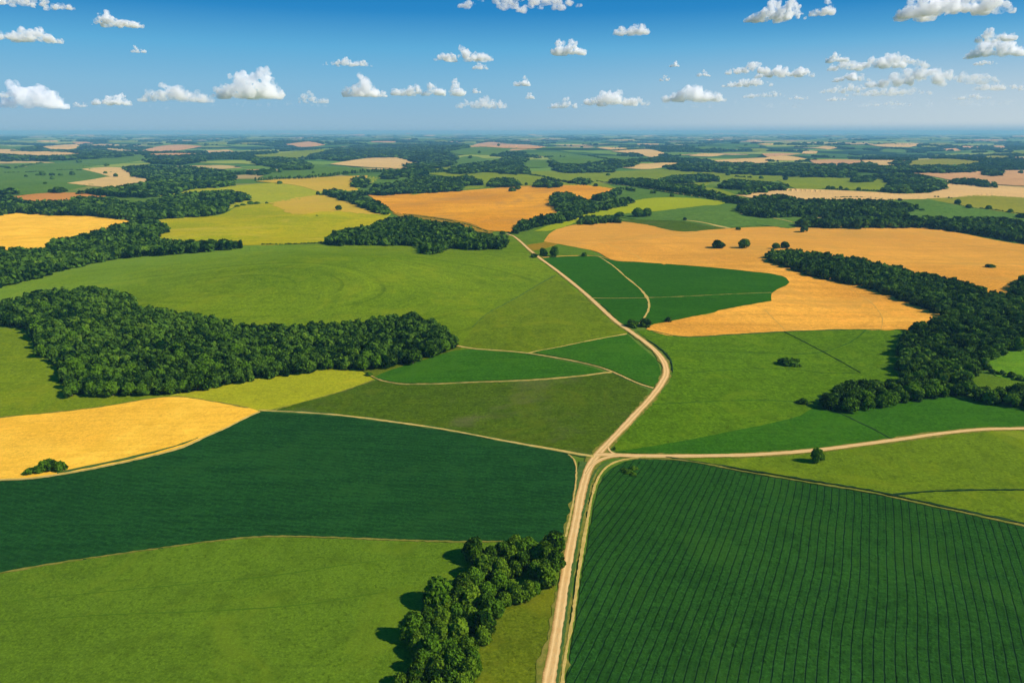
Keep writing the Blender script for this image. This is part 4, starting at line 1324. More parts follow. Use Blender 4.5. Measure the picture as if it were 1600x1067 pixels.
for rix in range(0, len(rows), per):
    row = sorted(rows[rix:rix + per], key=lambda k: -items[k][3])
    for q, k in enumerate(row):
        b, rad, h, gx, gy = items[k]
        yel = gx in (765, 905, 962, 700, 755, 640, 690, 440, 660) or (gr < 42 and k % 3 == 0)
        place = 'nearest the dirt road' if q == 0 else ('on the western fringe' if q == len(row) - 1 else ORD[q] + ' from the road')
        tree(b, rad, h, f"{size_w[k]} {'light' if yel else 'dark'} green tree in the copse, {ROWN[min(rix // per, 11)]} row down, {place}", 'trees of the copse beside the dirt road', yel)

# ------------------------------------------------------------------ woods
BIG_WEST = [(-130, 476), (0, 470), (44, 459), (67, 453), (118, 450), (148, 447), (175, 454), (205, 460), (222, 476), (255, 484), (287, 488), (325, 493), (354, 496), (371, 505), (415, 506), (456, 506), (506, 503), (540, 501), (591, 495), (620, 492), (645, 490), (675, 500), (699, 515), (717, 528), (716, 538), (702, 546), (660, 562), (597, 574), (550, 575), (506, 577), (405, 591), (304, 608), (236, 614), (152, 616), (86, 618), (92, 605), (101, 596), (91, 571), (57, 553), (56, 524), (44, 512), (0, 509), (-130, 515)]
BIG_EAST = [(1194, 400), (1205, 392), (1236, 390), (1269, 393), (1320, 400), (1374, 410), (1431, 424), (1492, 436), (1539, 450), (1573, 461), (1583, 450), (1576, 442), (1590, 434), (1600, 431), (1700, 424), (1700, 655), (1640, 645), (1600, 637), (1566, 630), (1532, 624), (1509, 618), (1468, 617), (1418, 628), (1364, 638), (1330, 640), (1276, 632), (1290, 615), (1323, 598), (1374, 592), (1411, 592), (1404, 568), (1408, 531), (1422, 515), (1431, 506), (1455, 500), (1482, 499), (1448, 481), (1364, 451), (1262, 429), (1205, 408)]
HOLES = [[(1538, 564), (1550, 558), (1578, 549), (1600, 543), (1700, 530), (1700, 612), (1640, 604), (1600, 597), (1575, 590), (1550, 580)],
         [(1508, 590), (1530, 585), (1552, 587), (1590, 597), (1575, 606), (1550, 607), (1525, 603)]]
bw = wood_candidates(BIG_WEST, 8.0, spacing=.86, seed=1)
be_ = wood_candidates(BIG_EAST, 8.0, spacing=.86, seed=2, holes=HOLES)
cand = []
for w, (p, r, h) in enumerate((bw, be_)):
    px, dep = project(p)
    vis = (px[:, 0] > 4) & (px[:, 0] < 1596)
    # trees on the near rim show down to the ground, so they show largest
    for k in np.where(vis)[0]:
        near = np.hypot(p[:, 0] - p[k, 0], p[:, 1] - p[k, 1])
        front = ((near < 9) & (p[:, 1] < p[k, 1] - 2)).sum()
        cand.append((r[k] / dep[k] * (1.18 if front == 0 else 1.0), w, k, front == 0))
cand.sort(reverse=True)
N_WOOD = 300 - N_TREE[0]
picked = [set(), set()]
rim = {}
for sc_, w, k, fr in cand[:N_WOOD]:
    picked[w].add(int(k))
    rim[(w, int(k))] = fr
WNAME = ('large western wood', 'long eastern wood')
for w, (p, r, h) in enumerate((bw, be_)):
    for k in sorted(picked[w]):
        px, _ = project(p[k:k + 1])
        x, y = px[0]
        tall = 'tall' if h[k] > 8.5 else ('low' if h[k] < 6.8 else 'rounded')
        wide = 'broad' if r[k] > 3.9 else 'narrow'
        yel = ((int(k) * 7919) % 10) < (3 if (w == 0 and x > 250) else 2)
        ton = 'lighter green' if yel else 'dark green'
        if w == 0:
            zone = ('beside pale meadow' if x < 150 else 'above the golden wheat' if x < 290 else 'along the lime tongue' if x < 480 else 'above the lime tip' if x < 590 else 'near the lens field')
        else:
            zone = ('at its lower tip' if x < 1360 else 'facing green field' if x < 1440 else 'above dark strip' if x < 1520 else 'around bright clearings')
        edge = 'on the rim' if rim[(w, k)] else 'inside'
        lab = f"{tall} {wide} {ton} tree {edge} of the {WNAME[w]}, {zone}"
        if len(lab.replace(',', '').split()) > 16:
            lab = f"{tall} {ton} tree {edge} of the {WNAME[w]}, {zone}"
        if len(lab.replace(',', '').split()) > 16:
            lab = f"{tall} {ton} tree of the {WNAME[w]}, {zone}"
        e = tree(p[k], r[k], h[k], lab, 'trees of the ' + WNAME[w], False, True)
        if yel:
            for ch in e.children:
                if ch.name.startswith('crown'):
                    pass

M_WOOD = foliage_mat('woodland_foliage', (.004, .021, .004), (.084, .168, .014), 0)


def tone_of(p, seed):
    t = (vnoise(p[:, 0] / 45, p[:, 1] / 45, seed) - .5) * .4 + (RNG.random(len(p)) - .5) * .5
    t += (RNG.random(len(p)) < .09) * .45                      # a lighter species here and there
    return t - np.interp(np.hypot(p[:, 0], p[:, 1]), [700, 2500], [.10, .25])  # farther trees darkened in colour for the self-shadow their coarse crowns lack


for w, (p, r, h) in enumerate((bw, be_)):
    keep = np.array([k not in picked[w] for k in range(len(p))])
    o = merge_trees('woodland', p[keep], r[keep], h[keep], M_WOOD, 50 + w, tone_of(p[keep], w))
    tag(o, ('closed dark green canopy inside the large western wood', 'closed dark green canopy of the long eastern wood running off the edge')[w], 'wood', kind='stuff')

WOODS = [
    ('dark wood along the western edge between the yellow wheat and the dome meadow', 10, False, [(-110, 398), (0, 389), (74, 388), (80, 376), (118, 370), (162, 358), (202, 345), (236, 342), (262, 352), (258, 362), (242, 372), (270, 376), (304, 378), (337, 376), (370, 378), (402, 380), (371, 387), (287, 394), (186, 402), (101, 420), (50, 434), (0, 448), (-110, 470)]),
    ('wide dark wood in the west between yellow wheat and red-brown field', 11, False, [(-100, 312), (0, 307), (20, 306), (45, 314), (100, 313), (120, 307), (175, 309), (205, 318), (225, 314), (270, 302), (322, 299), (360, 297), (395, 305), (390, 312), (355, 320), (360, 327), (337, 336), (262, 341), (200, 343), (150, 337), (50, 334), (25, 331), (0, 336), (-100, 340)]),
    ('dark wood running uphill behind the small western tan fields', 11, False, [(108, 301), (130, 297), (150, 294), (182, 291), (212, 287), (238, 281), (202, 275), (207, 270), (180, 261), (225, 258), (300, 260), (362, 267), (367, 275), (362, 291), (300, 295), (250, 306), (220, 308), (160, 306)]),
    ('dark wood on the far edge of the dome meadow, ending at the dirt road', 10, False, [(503, 380), (512, 370), (525, 360), (581, 352), (597, 343), (638, 338), (665, 345), (719, 350), (746, 363), (790, 371), (791, 382), (780, 388), (740, 389), (699, 386), (692, 393), (655, 396), (660, 384), (620, 382), (530, 382)]),
    ('belt of trees slanting down from the rounded lime meadow beside orange wheat', 10, False, [(503, 303), (508, 297), (525, 295), (545, 301), (562, 306), (580, 311), (598, 319), (614, 331), (606, 336), (585, 331), (552, 318), (525, 309)]),
    ('wooded gully on the right side of the big orange field', 10, False, [(797, 365), (814, 345), (840, 337), (868, 334), (872, 325), (857, 318), (865, 301), (880, 299), (900, 305), (920, 313), (940, 317), (980, 308), (1000, 313), (975, 321), (950, 327), (915, 334), (887, 345), (850, 352), (822, 360)]),
    ('short row of trees above the wooded gully by the orange field', 10, False, [(924, 312), (925, 306), (945, 302), (960, 296), (974, 299), (962, 307), (940, 313)]),
    ('long slanting belt of trees across the sweeping lime meadow', 11, False, [(953, 286), (956, 280), (990, 278), (1025, 281), (1040, 286), (1075, 288), (1097, 290), (1100, 296), (1130, 303), (1165, 311), (1172, 320), (1150, 317), (1110, 309), (1050, 298), (990, 291)]),
    ('narrow dark belt of trees on the upper part of the sweeping lime meadow', 11, False, [(1032, 282), (1050, 276), (1100, 273), (1122, 276), (1122, 282), (1062, 285), (1036, 286)]),
    ('long dark middle wood above the broad golden wheat, reaching the eastern edge', 11, False, [(1143, 328), (1161, 317), (1188, 305), (1222, 304), (1246, 310), (1330, 312), (1397, 314), (1441, 323), (1425, 329), (1408, 332), (1431, 338), (1499, 341), (1560, 340), (1600, 347), (1700, 358), (1700, 392), (1600, 378), (1566, 372), (1532, 366), (1448, 355), (1347, 355), (1296, 355), (1249, 353), (1256, 343), (1285, 345), (1330, 342), (1262, 338), (1195, 340), (1165, 335)]),
    ('small dark wood above the orange wheat behind the sweeping lime meadow', 11, False, [(1118, 293), (1128, 286), (1144, 280), (1195, 284), (1239, 290), (1225, 296), (1180, 301), (1155, 306), (1163, 296)]),
    ('big dark wood at the right end of the lime lens-shaped meadow', 11, False, [(1367, 297), (1391, 290), (1377, 279), (1340, 282), (1330, 277), (1384, 271), (1431, 271), (1478, 284), (1475, 295), (1448, 301), (1397, 302)]),
    ('low dark belt below the broad pinkish field in the east', 10, True, [(1483, 286), (1490, 281), (1520, 281), (1557, 287), (1555, 292), (1520, 289)]),
    ('small copse left of the main copse behind the orange field', 10, False, [(548, 291), (552, 280), (565, 277), (577, 283), (572, 292)]),
    ('small round copse just below the end of the long hedgerow', 11, False, [(597, 278), (600, 269), (612, 265), (623, 272), (620, 279)]),
    ('small round copse right of another one below the long hedgerow', 11, False, [(626, 275), (630, 267), (645, 264), (651, 272), (648, 276)]),
    ('copse with ragged ends at the top edge of the orange field', 10, False, [(552, 305), (580, 296), (586, 286), (612, 286), (632, 281), (652, 274), (690, 275), (707, 277), (730, 273), (749, 279), (752, 289), (722, 291), (722, 298), (652, 302), (600, 305)]),
    ('dark oval copse on the lime meadow behind the orange field', 10, False, [(761, 290), (770, 280), (800, 280), (813, 286), (808, 291)]),
    ('second dark oval copse right of the first behind the orange field', 10, False, [(834, 291), (837, 285), (850, 281), (870, 284), (878, 289), (868, 292)]),
    ('little copse right of the second oval copse', 10, True, [(888, 285), (905, 279), (927, 284), (915, 288)]),
    ('row of round trees left of the pair on the bright yellow-green field', 10, False, [(903, 350), (908, 339), (930, 338), (955, 337), (972, 340), (966, 347), (930, 349)]),
    ('clump of trees at the upper edge of the golden wheat under the dark wood', 10, False, [(1248, 352), (1250, 343), (1262, 339), (1290, 343), (1292, 350), (1275, 354)]),
    ('clump of trees on the far western edge of the green meadow', 10, False, [(-40, 303), (0, 297), (20, 294), (27, 299), (22, 304), (0, 304)]),
    ('long dark belt below the meadows left of the far central plain', 11, True, [(227, 251), (236, 245), (275, 244), (325, 244), (318, 251), (280, 257), (240, 255)]),
    ('dark wood on the left flank of the far pale lime meadow', 11, False, [(395, 252), (402, 247), (437, 246), (465, 249), (487, 257), (485, 264), (450, 265), (400, 255)]),
    ('large dark wood filling the far centre of the plain', 11, False, [(482, 244), (510, 236), (550, 228), (620, 225), (725, 225), (735, 230), (695, 237), (717, 247), (705, 258), (662, 265), (630, 261), (655, 254), (620, 246), (562, 246), (540, 251), (512, 249)]),
    ('dark wood between two green meadows in the far centre', 11, False, [(735, 256), (775, 252), (800, 242), (825, 249), (815, 258), (822, 263), (830, 271), (795, 271), (762, 268), (720, 271), (697, 270), (708, 262)]),
    ('dark wood in front of the long hedged meadow in the far centre', 11, False, [(857, 251), (875, 257), (915, 257), (955, 250), (1000, 253), (988, 260), (962, 262), (955, 268), (887, 270), (868, 266)]),
    ('long dark belt of wood across the eastern plain behind the lime meadow', 11, False, [(1042, 263), (1075, 257), (1127, 254), (1185, 257), (1235, 255), (1270, 258), (1325, 262), (1342, 270), (1342, 276), (1300, 276), (1250, 275), (1200, 272), (1150, 270), (1066, 266)]),
    ('dark belt of wood below the long pale band on the eastern plain', 11, False, [(1310, 263), (1332, 257), (1360, 255), (1372, 260), (1465, 259), (1532, 260), (1537, 266), (1500, 269), (1390, 270), (1340, 267)]),
    ('small dark copse on the broad pinkish field in the east', 11, True, [(1532, 271), (1545, 266), (1565, 268), (1563, 273), (1545, 274)]),
    ('short row of dark trees on the far pale eastern band', 10, True, [(1388, 255), (1405, 252), (1422, 253), (1420, 257), (1395, 257)]),
    ('low dark copse on the lime lens-shaped meadow', 10, True, [(1330, 281), (1345, 277), (1364, 280), (1362, 283), (1338, 284)]),
    ('dark wood bounding the western tan horizon field', 11, False, [(-60, 243), (0, 241), (60, 246), (82, 246), (110, 243), (140, 240), (180, 241), (215, 242), (180, 246), (100, 250), (40, 251), (0, 252), (-60, 254)]),
    ('dark wood above the western tan horizon field', 11, False, [(20, 236), (35, 231), (60, 229), (70, 233), (115, 235), (130, 229), (155, 230), (180, 237), (220, 241), (150, 241), (90, 237)]),
]
for k, (lab, hgt, thin, out) in enumerate(WOODS):
    p, r, h = wood_candidates(out, hgt, thin or max(q[1] for q in out) < 300, .9, 90 + k)
    if not len(p):
        print('EMPTY WOOD', lab)
        continue
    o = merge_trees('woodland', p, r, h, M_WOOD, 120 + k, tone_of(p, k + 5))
    tag(o, lab, 'wood', kind='stuff')

# hedgerows: (label, polyline of the foot, height m, crown m, gaps)
HEDGES = [
    ('long dark hedgerow from the lime strip to the golden oval field', [(398, 283), (430, 281), (475, 280), (500, 278), (530, 274), (570, 270), (620, 269), (690, 270)], 11, 8, .05),
    ('short hedge below the long hedgerow by the main copse', [(552, 304), (575, 302), (600, 300)], 9, 6, .25),
    ('thin dark hedge between the lime meadow and the green wedge', [(932, 284), (960, 288), (990, 293), (1050, 303), (1090, 309), (1140, 317)], 3.5, 3.5, .25),
    ('dark dotted hedge from the copses towards the long tree belt', [(818, 273), (840, 276), (872, 283), (890, 287)], 6, 6, .3),
    ('dark hedge from the gully row up to the long pale track', [(960, 299), (975, 297), (992, 300)], 7, 6, .2),
    ('low hedge with gaps on the upper eastern lime meadow', [(1148, 277), (1160, 278), (1178, 279)], 6, 6, .3),
    ('thin hedge dotted with trees across the eastern meadows', [(1490, 319), (1513, 325), (1544, 328), (1578, 333), (1620, 339)], 2.5, 3.5, .1),
    ('thin hedge under the lime lens-shaped meadow', [(1285, 296), (1300, 296.5), (1322, 298), (1350, 298.5), (1372, 299)], 3.5, 4, .25),
    ('dark hedge across the green western meadow below the tan horizon field', [(0, 262), (20, 264), (40, 260), (68, 256)], 8, 8, .2),
    ('thin hedge through the middle of the western meadow', [(0, 271), (40, 270), (75, 268), (105, 266), (127, 267)], 4, 5, .4),
    ('dark hedge on the pale lime meadow far left of the plain', [(482, 243), (505, 241), (520, 243)], 9, 10, .2),
    ('dark hedge crossing the long hedged meadow far off', [(835, 248), (860, 246), (882, 246)], 8, 9, .2),
    ('dark hedge slanting across the thin pale far meadow', [(920, 244), (940, 248), (962, 251)], 8, 9, .2),
    ('broken hedge on the small hill meadow near the horizon', [(1300, 310), (1340, 309), (1395, 313)], 2.5, 3, .5),
    ('dark shrubby hedge near the corner of the orange eastern wheat', [(1462, 309), (1475, 310), (1486, 311)], 4, 5, .2),
    ('low dark hedge along the lower rim of the rounded lime meadow', [(405, 383), (440, 383), (470, 382), (503, 380)], 2, 3, .35),
    ('shrubby hedge between the two clearings of the eastern wood', [(1546, 583), (1562, 585), (1580, 590), (1600, 597), (1640, 609), (1690, 622)], 3.0, 3.2, .1),
    ('dark hedge along the lower left rim of the orange field', [(620, 334), (665, 340), (705, 346), (735, 353), (762, 363)], 1.4, 2.2, .1),
]
for k, (lab, pl, hgt, cw, gap) in enumerate(HEDGES):
    c2 = smooth_poly(pl, False, 1.0, .3)
    W = cast(c2)
    d = np.concatenate([[0], np.cumsum(np.hypot(*np.diff(W[:, :2], axis=0).T))])
    n = int(d[-1] / (cw * .75)) + 2
    s = np.linspace(0, d[-1], n) + (RNG.random(n) - .5) * cw * .6
    g = vnoise(s / (cw * 4), s * 0, k)
    s = s[g > gap * .9]
    x = np.interp(s, d, W[:, 0]) + (RNG.random(len(s)) - .5) * cw * .5
    y = np.interp(s, d, W[:, 1]) + (RNG.random(len(s)) - .5) * cw * .5
    m = .6 + .7 * RNG.random(len(s))
    o = merge_trees('hedge', np.stack([x, y, terrain(x, y)], 1), cw * .6 * m, hgt * m, M_WOOD, 300 + k, (RNG.random(len(s)) - .5) * .4, False)
    tag(o, lab, 'hedge')

# ------------------------------------------------------------------ the far plain: woods too far away to tell trees apart
ICOF_V, ICOF_F = ICO[1]


def far_woods():
    r = np.random.default_rng(77)
    n = 150000
    py = 207.6 + 67 * r.random(n) ** 1.7
    px = -60 + 1720 * r.random(n)
    ok = np.ones(n, bool)
    P = np.stack([px, py], 1)
    for B in FIELD_POLYS:
        if B[:, 1].max() < 330:
            ok &= ~inside(P, B)
    P = P[ok]
    W = cast(P)
    d = np.hypot(W[:, 0], W[:, 1])
    f = .45 * vnoise(W[:, 0] / 700 + 9, W[:, 1] / 520, 1) + .33 * vnoise(W[:, 0] / 300, W[:, 1] / 240, 2) + .22 * vnoise(W[:, 0] / 110, W[:, 1] / 120, 3)
    sel = (d > 1900) & (d < 26000) & (f > np.interp(d, [1900, 3500, 6000, 14000], [.61, .56, .575, .60]))
    W, d = W[sel], d[sel]
    keep = r.random(len(W)) < np.interp(d, [1900, 4000, 26000], [.35, .5, .42])
    W, d = W[keep], d[keep]
    m = len(W)
    s = np.clip(.0017 * d, 8, 30) * (.7 + .7 * r.random(m))
    h = (8 + 6 * r.random(m)) * np.clip(d / 6000, 1, 1.5)
    V = (ICOF_V[None] * (1 + (r.random((m, len(ICOF_V), 1)) - .5) * .4)) * np.stack([s * (1 + 1.2 * r.random(m)), s, h * .8], 1)[:, None]
    V += np.stack([W[:, 0], W[:, 1], W[:, 2] + h * .25], 1)[:, None]
    F = (ICOF_F[None] + np.arange(m)[:, None, None] * len(ICOF_V)).reshape(-1, 3)
    t = np.repeat(.05 + .3 * r.random(m), len(ICOF_V))
    print('far clumps', m)
    o = link('distant_woodland', mesh_np('distant_woodland', V.reshape(-1, 3), F, M_WOOD, tint=t))
    tag(o, 'scattered dark woods of the hazy plain towards the horizon', 'woods', kind='stuff')



def thin_far_fields():
    """slivers of open land between the far woods"""
    r = random.Random(41)
    kinds = [('far_lime', 'lime'), ('far_green', 'green'), ('far_tan', 'tan'), ('far_olive', 'olive'), ('far_lime', 'lime'), ('far_tan', 'tan'), ('far_green', 'green'), ('far_pink', 'pinkish')]
    taken = [np.array(w[3], float) for w in WOODS] + [B for B in FIELD_POLYS if B[:, 1].max() < 330]
    made = 0
    for k in range(900):
        py = 209 + 48 * r.random() ** 1.5
        px = r.uniform(-20, 1620)
        w = r.uniform(16, 62) * (.6 + (py - 205) / 60)
        h = (py - 203.5) * r.uniform(.06, .13)
        sk = r.uniform(-.25, .25) * w
        poly = [(px - w / 2 + sk, py - h / 2), (px + r.uniform(-.1, .1) * w + sk, py - h * r.uniform(.5, .75)), (px + w / 2 + sk, py - h / 2 * r.uniform(.4, 1)),
                (px + w / 2 - sk, py + h / 2 * r.uniform(.5, 1)), (px + r.uniform(-.15, .15) * w - sk, py + h * r.uniform(.45, .7)), (px - w / 2 - sk, py + h / 2 * r.uniform(.4, 1))]
        test = np.array(poly + [(px, py), (px - w * .3, py), (px + w * .3, py)])
        grown = (test - (px, py)) * (1.12, 1.5) + (px, py)
        if any(inside(grown, t).any() or ((t[:, 0] > grown[:, 0].min()) & (t[:, 0] < grown[:, 0].max()) & (t[:, 1] > grown[:, 1].min()) & (t[:, 1] < grown[:, 1].max())).any() for t in taken):
            continue
        m, word = kinds[made % len(kinds)]
        o = field('field', f'thin {word} sliver of a field between dark woods far off on the plain', 'field', M[m], poly, .6, 2.0)
        o['group'] = f'thin {word} far fields on the plain'
        taken.append(np.array(poly))
        made += 1
        if made >= 95:
            break
    print('thin far fields', made)


thin_far_fields()
far_woods()

# ------------------------------------------------------------------ clouds: fair-weather cumulus with their bases at one height
CLOUD_BASE = 1250.0


def cloud_mat(dens, size):
    """vapour thinning out raggedly towards the rim of each cloud"""
    m, nt = new_mat('cloud_vapour')
    g = NT(nt)
    tc = g.n('ShaderNodeTexCoord')
    n1 = g.noise(tc.outputs['Object'], 1.0 / (size * .34), 6, .66, .5)
    v = g.n('ShaderNodeVolumePrincipled')
    v.inputs['Color'].default_value = (1, 1, 1, 1)
    g.l(g.ramp(n1, .37, .70, 0.0, dens * 3.0), v.inputs['Density'])
    v.inputs['Anisotropy'].default_value = 0
    o = g.n('ShaderNodeOutputMaterial')
    g.l(v.outputs[0], o.inputs['Volume'])
    return m


def cloud(x0, x1, y0, y1, label, thick=1.0, kind='puff'):
    k = len([o for o in bpy.data.objects if o.name.startswith('cloud')])
    r = random.Random(900 + k * 13)
    cx = (x0 + x1) / 2
    d = rays([(cx, y1)])[0]
    t = (CLOUD_BASE - CAMH) / max(d[2], .012)
    c = d * t
    s = t / FPX                                   # metres per pixel there (depth = t)
    w, h = (x1 - x0) * s, (y1 - y0) * s
    dp = max(.5 * w, h * .9)
    # lumps: big billows on a flat base, small ones on top and at the ends
    n = int(16 + 52 * min(1, (x1 - x0) / 110))
    prof = [(.5 + r.uniform(-.28, .28), r.uniform(.14, .3), r.uniform(.7, 1.0)) for _ in range(r.choice((1, 2, 3)) if w > 1.6 * h else 1)]
    import bmesh
    bm = bmesh.new()
    for i in range(n):
        u = r.random()
        top = max([.30 + .16 * min(1, w / h / 4)] + [a * math.exp(-((u - m) / sd) ** 2) for m, sd, a in prof]) * min(1, 6 * u * (1 - u) + .25)
        f = r.random() ** .8
        rad = h * (.26 - .15 * f) * r.uniform(.55, 1.3) * (.55 + .6 * top)
        z = f * max(0.02, top * h - rad * .9)
        x = (u - .5) * (w - 2 * rad * .9)
        y = r.uniform(-.5, .5) * dp * min(1, 4 * u * (1 - u) + .2) * (1 - .4 * f)
        mt = Matrix.Translation((x, y, z + rad * .55)) @ Matrix.Diagonal((rad * r.uniform(1.0, 1.6), rad * r.uniform(1, 1.4), rad * .95, 1))
        bmesh.ops.create_icosphere(bm, subdivisions=2, radius=1, matrix=mt)
    me = bpy.data.meshes.new('cloud_lumps')
    bm.to_mesh(me)
    bm.free()
    o = bpy.data.objects.new('cloud', me)
    COL.objects.link(o)
    o.location = (c[0], c[1], CLOUD_BASE)
    o.rotation_euler = (0, 0, -math.atan2(c[0], c[1]))
    md = o.modifiers.new('union', 'REMESH')
    md.mode = 'VOXEL'
    md.voxel_size = max(w, h) / 110
    md.use_smooth_shade = True
    bpy.context.view_layer.update()
    ev = o.evaluated_get(bpy.context.evaluated_depsgraph_get())
    m2 = bpy.data.meshes.new_from_object(ev)
    m2.name = 'cloud'
    o.modifiers.clear()
    o.data = m2
    bpy.data.meshes.remove(me)
    n = len(m2.vertices)
    co = np.zeros(n * 3)
    no = np.zeros(n * 3)
    m2.vertices.foreach_get('co', co)
    m2.vertices.foreach_get('normal', no)
    co, no = co.reshape(-1, 3), no.reshape(-1, 3)
    off = Vector((k * 7.3, k * 3.1, k))
    a = h * .20
    disp = np.array([(mnoise.fractal(Vector(p) / (h * .34) + off, .75, 2.1, 6)) for p in co])
    flat = np.clip(co[:, 2] / (h * .22), .15, 1)
    co = co + no * (disp * a * flat)[:, None]
    co[:, 2] = np.maximum(co[:, 2], 0 + .03 * h * disp)
    m2.vertices.foreach_set('co', co.astype(np.float32).ravel())
    m2.update()
    m2.materials.clear()
    m2.materials.append(cloud_mat(thick * 4.2 / max(h, w * .25), h))
    tag(o, label, 'cloud', 'cumulus clouds in the blue sky')


CLOUDS = [
    (0 - 30, 107, -10, 10, 'flat cloud cut by the top edge at the western corner of the sky', 1),
    (148, 222, 20, 43, 'white oval cloud with grey base, second highest in the western sky', 1),
    (0, 93, 38, 66, 'white cloud with ragged end touching the western edge below the corner cloud', 1),
    (206, 229, 70, 83, 'small grey puff below the western oval cloud', .5),
    (715, 910, -14, 13, 'long flat cloud at the top edge near the middle of the sky', .9),
    (677, 772, 72, 96, 'two-humped white cloud right of the sky middle', 1),
    (738, 763, 97, 109, 'small ragged puff just under the two-humped cloud', .5),
    (505, 582, 87, 104, 'flat white cloud standing alone above the towering row', .8),
    (10, 102, 127, 170, 'tall white cloud tower near the western edge low over the plain', 1),
    (146, 204, 145, 165, 'low white cloud just right of the western cloud tower', .8),
    (222, 330, 125, 160, 'long grey-based cloud left of the biggest towering cloud', .55),
    (332, 445, 106, 155, 'biggest towering cumulus low over the western plain', 1),
    (466, 512, 140, 162, 'faint greyish cloud right of the biggest towering cumulus', .35),
    (535, 595, 115, 152, 'steep white cloud tower leaning right above the plain', 1),
    (610, 664, 124, 150, 'left and widest part of the low cloud row near the middle', 1),
    (664, 698, 123, 150, 'middle puff of the low cloud row near the middle', 1),
    (700, 728, 124, 151, 'right upright puff of the low cloud row near the middle', 1),
    (592, 605, 140, 152, 'tiny puff right of the steep leaning cloud tower', .7),
    (712, 795, 146, 170, 'faint ragged cloud low over the middle of the plain', .45),
    (802, 830, 117, 135, 'small upright white puff right of the low cloud row', .9),
    (855, 903, 152, 170, 'low faint cloud under the small upright puff', .5),
    (820, 836, 142, 155, 'tiny puff below the small upright white puff', .6),
    (907, 1015, 139, 166, 'low lumpy white cloud line right of the sky middle', .75),
    (855, 915, 62, 87, 'bright diagonal cloud below the pair near the top middle', .9),
    (957, 1014, 29, 55, 'ragged white cloud above the bright diagonal cloud', .7),
    (1046, 1063, 96, 105, 'tiny white fleck alone in the blue right of the middle', .7),
    (1030, 1048, 117, 127, 'tiny faint puff under the white fleck', .5),
    (1086, 1110, 111, 120, 'small flat puff left of the eastern twin clouds', .6),
    (1036, 1132, 125, 160, 'large white cumulus low over the eastern plain', .9),
    (1134, 1208, 94, 117, 'left upper one of the eastern twin clouds', .9),
    (1180, 1270, 100, 122, 'right one of the eastern twin clouds, flat and wide', 1),
    (1130, 1208, 120, 136, 'flat cloud below the eastern twin clouds', .8),
    (1162, 1226, 139, 153, 'thin flat cloud below the flat one under the eastern twins', .6),
    (1165, 1256, 2, 34, 'bright dome-shaped cloud with a level base near the eastern top', 1.1),
    (1264, 1304, 1, 25, 'small ragged cloud beside the bright dome-shaped cloud', .7),
    (1402, 1572, -16, 27, 'largest cloud cut by the top edge in the eastern sky', 1),
    (1525, 1583, 40, 66, 'upper of two stacked clouds at the eastern edge', .9),
    (1512, 1602, 60, 90, 'lower and larger of two stacked clouds at the eastern edge', 1),
    (1290, 1328, 78, 98, 'puffy small cloud on the left end of the long eastern cloud', .9),
    (1297, 1449, 79, 109, 'long bright flat-based cloud in the eastern sky', 1.1),
    (1302, 1358, 112, 128, 'oval cloud under the left end of the long bright eastern cloud', .9),
    (1278, 1366, 131, 146, 'thin bank of cloud below the eastern oval cloud', .7),
    (1364, 1550, 100, 135, 'widest rolling bank of cloud in the eastern sky', 1),
    (1325, 1450, 134, 150, 'long thin bank under the widest rolling bank', .7),
    (1520, 1640, 125, 141, 'flat bank of cloud running off the eastern edge', .8),
    (1490, 1545, 145, 156, 'low thin bank below the flat eastern edge bank', .5),
    (1520, 1556, 92, 102, 'narrow streak of cloud above the widest rolling bank', .6),
    (1355, 1420, 156, 166, 'faint lowest streak of cloud over the eastern plain', .4),
    (1232, 1264, 148, 156, 'faint short streak low over the eastern plain', .4),
    (1290, 1330, 149, 158, 'faint grey streak left of the long thin bank', .4),
    (1395, 1408, 19, 30, 'tiny wisp left of the largest eastern cloud', .5),
    (115, 138, 160, 168, 'faint tiny streak right of the western cloud tower', .35),
    (-10, 15, 142, 153, 'faint puff on the western edge beside the cloud tower', .4),
    (738, 752, 137, 146, 'tiny faint puff right of the low cloud row', .5),
    (60, 330, 157, 170, 'long faint veil of grey cloud low over the western plain', .16),
    (330, 560, 154, 168, 'faint veil of grey cloud under the biggest towering cumulus', .14),
    (980, 1290, 150, 170, 'long faint veil of pale cloud low over the eastern plain', .16),
    (1290, 1600, 146, 168, 'palest veil of cloud lowest at the eastern edge', .16),
]
for c in CLOUDS:
    cloud(*c)

# ------------------------------------------------------------------ haze, sky, sun, camera
import bmesh
bm = bmesh.new()
bmesh.ops.create_cube(bm, size=1)
me = bpy.data.meshes.new('haze')
bm.to_mesh(me)
bm.free()
hz = link('haze', me)
LO, HI = -62.0, 166.0
hz.scale = (96000, 96000, HI - LO)
hz.location = (0, 0, (HI + LO) / 2)
m, nt = new_mat('summer_haze')
g = NT(nt)
v = g.n('ShaderNodeVolumePrincipled')
v.inputs['Color'].default_value = (.19, .48, .76, 1)
v.inputs['Absorption Color'].default_value = (.25, .25, .25, 1)
v.inputs['Density'].default_value = 7.4e-5
v.inputs['Anisotropy'].default_value = 0
o = g.n('ShaderNodeOutputMaterial')
g.l(v.outputs[0], o.inputs['Volume'])
me.materials.append(m)
tag(hz, 'thin blue summer haze lying over the plain', 'haze', kind='stuff')

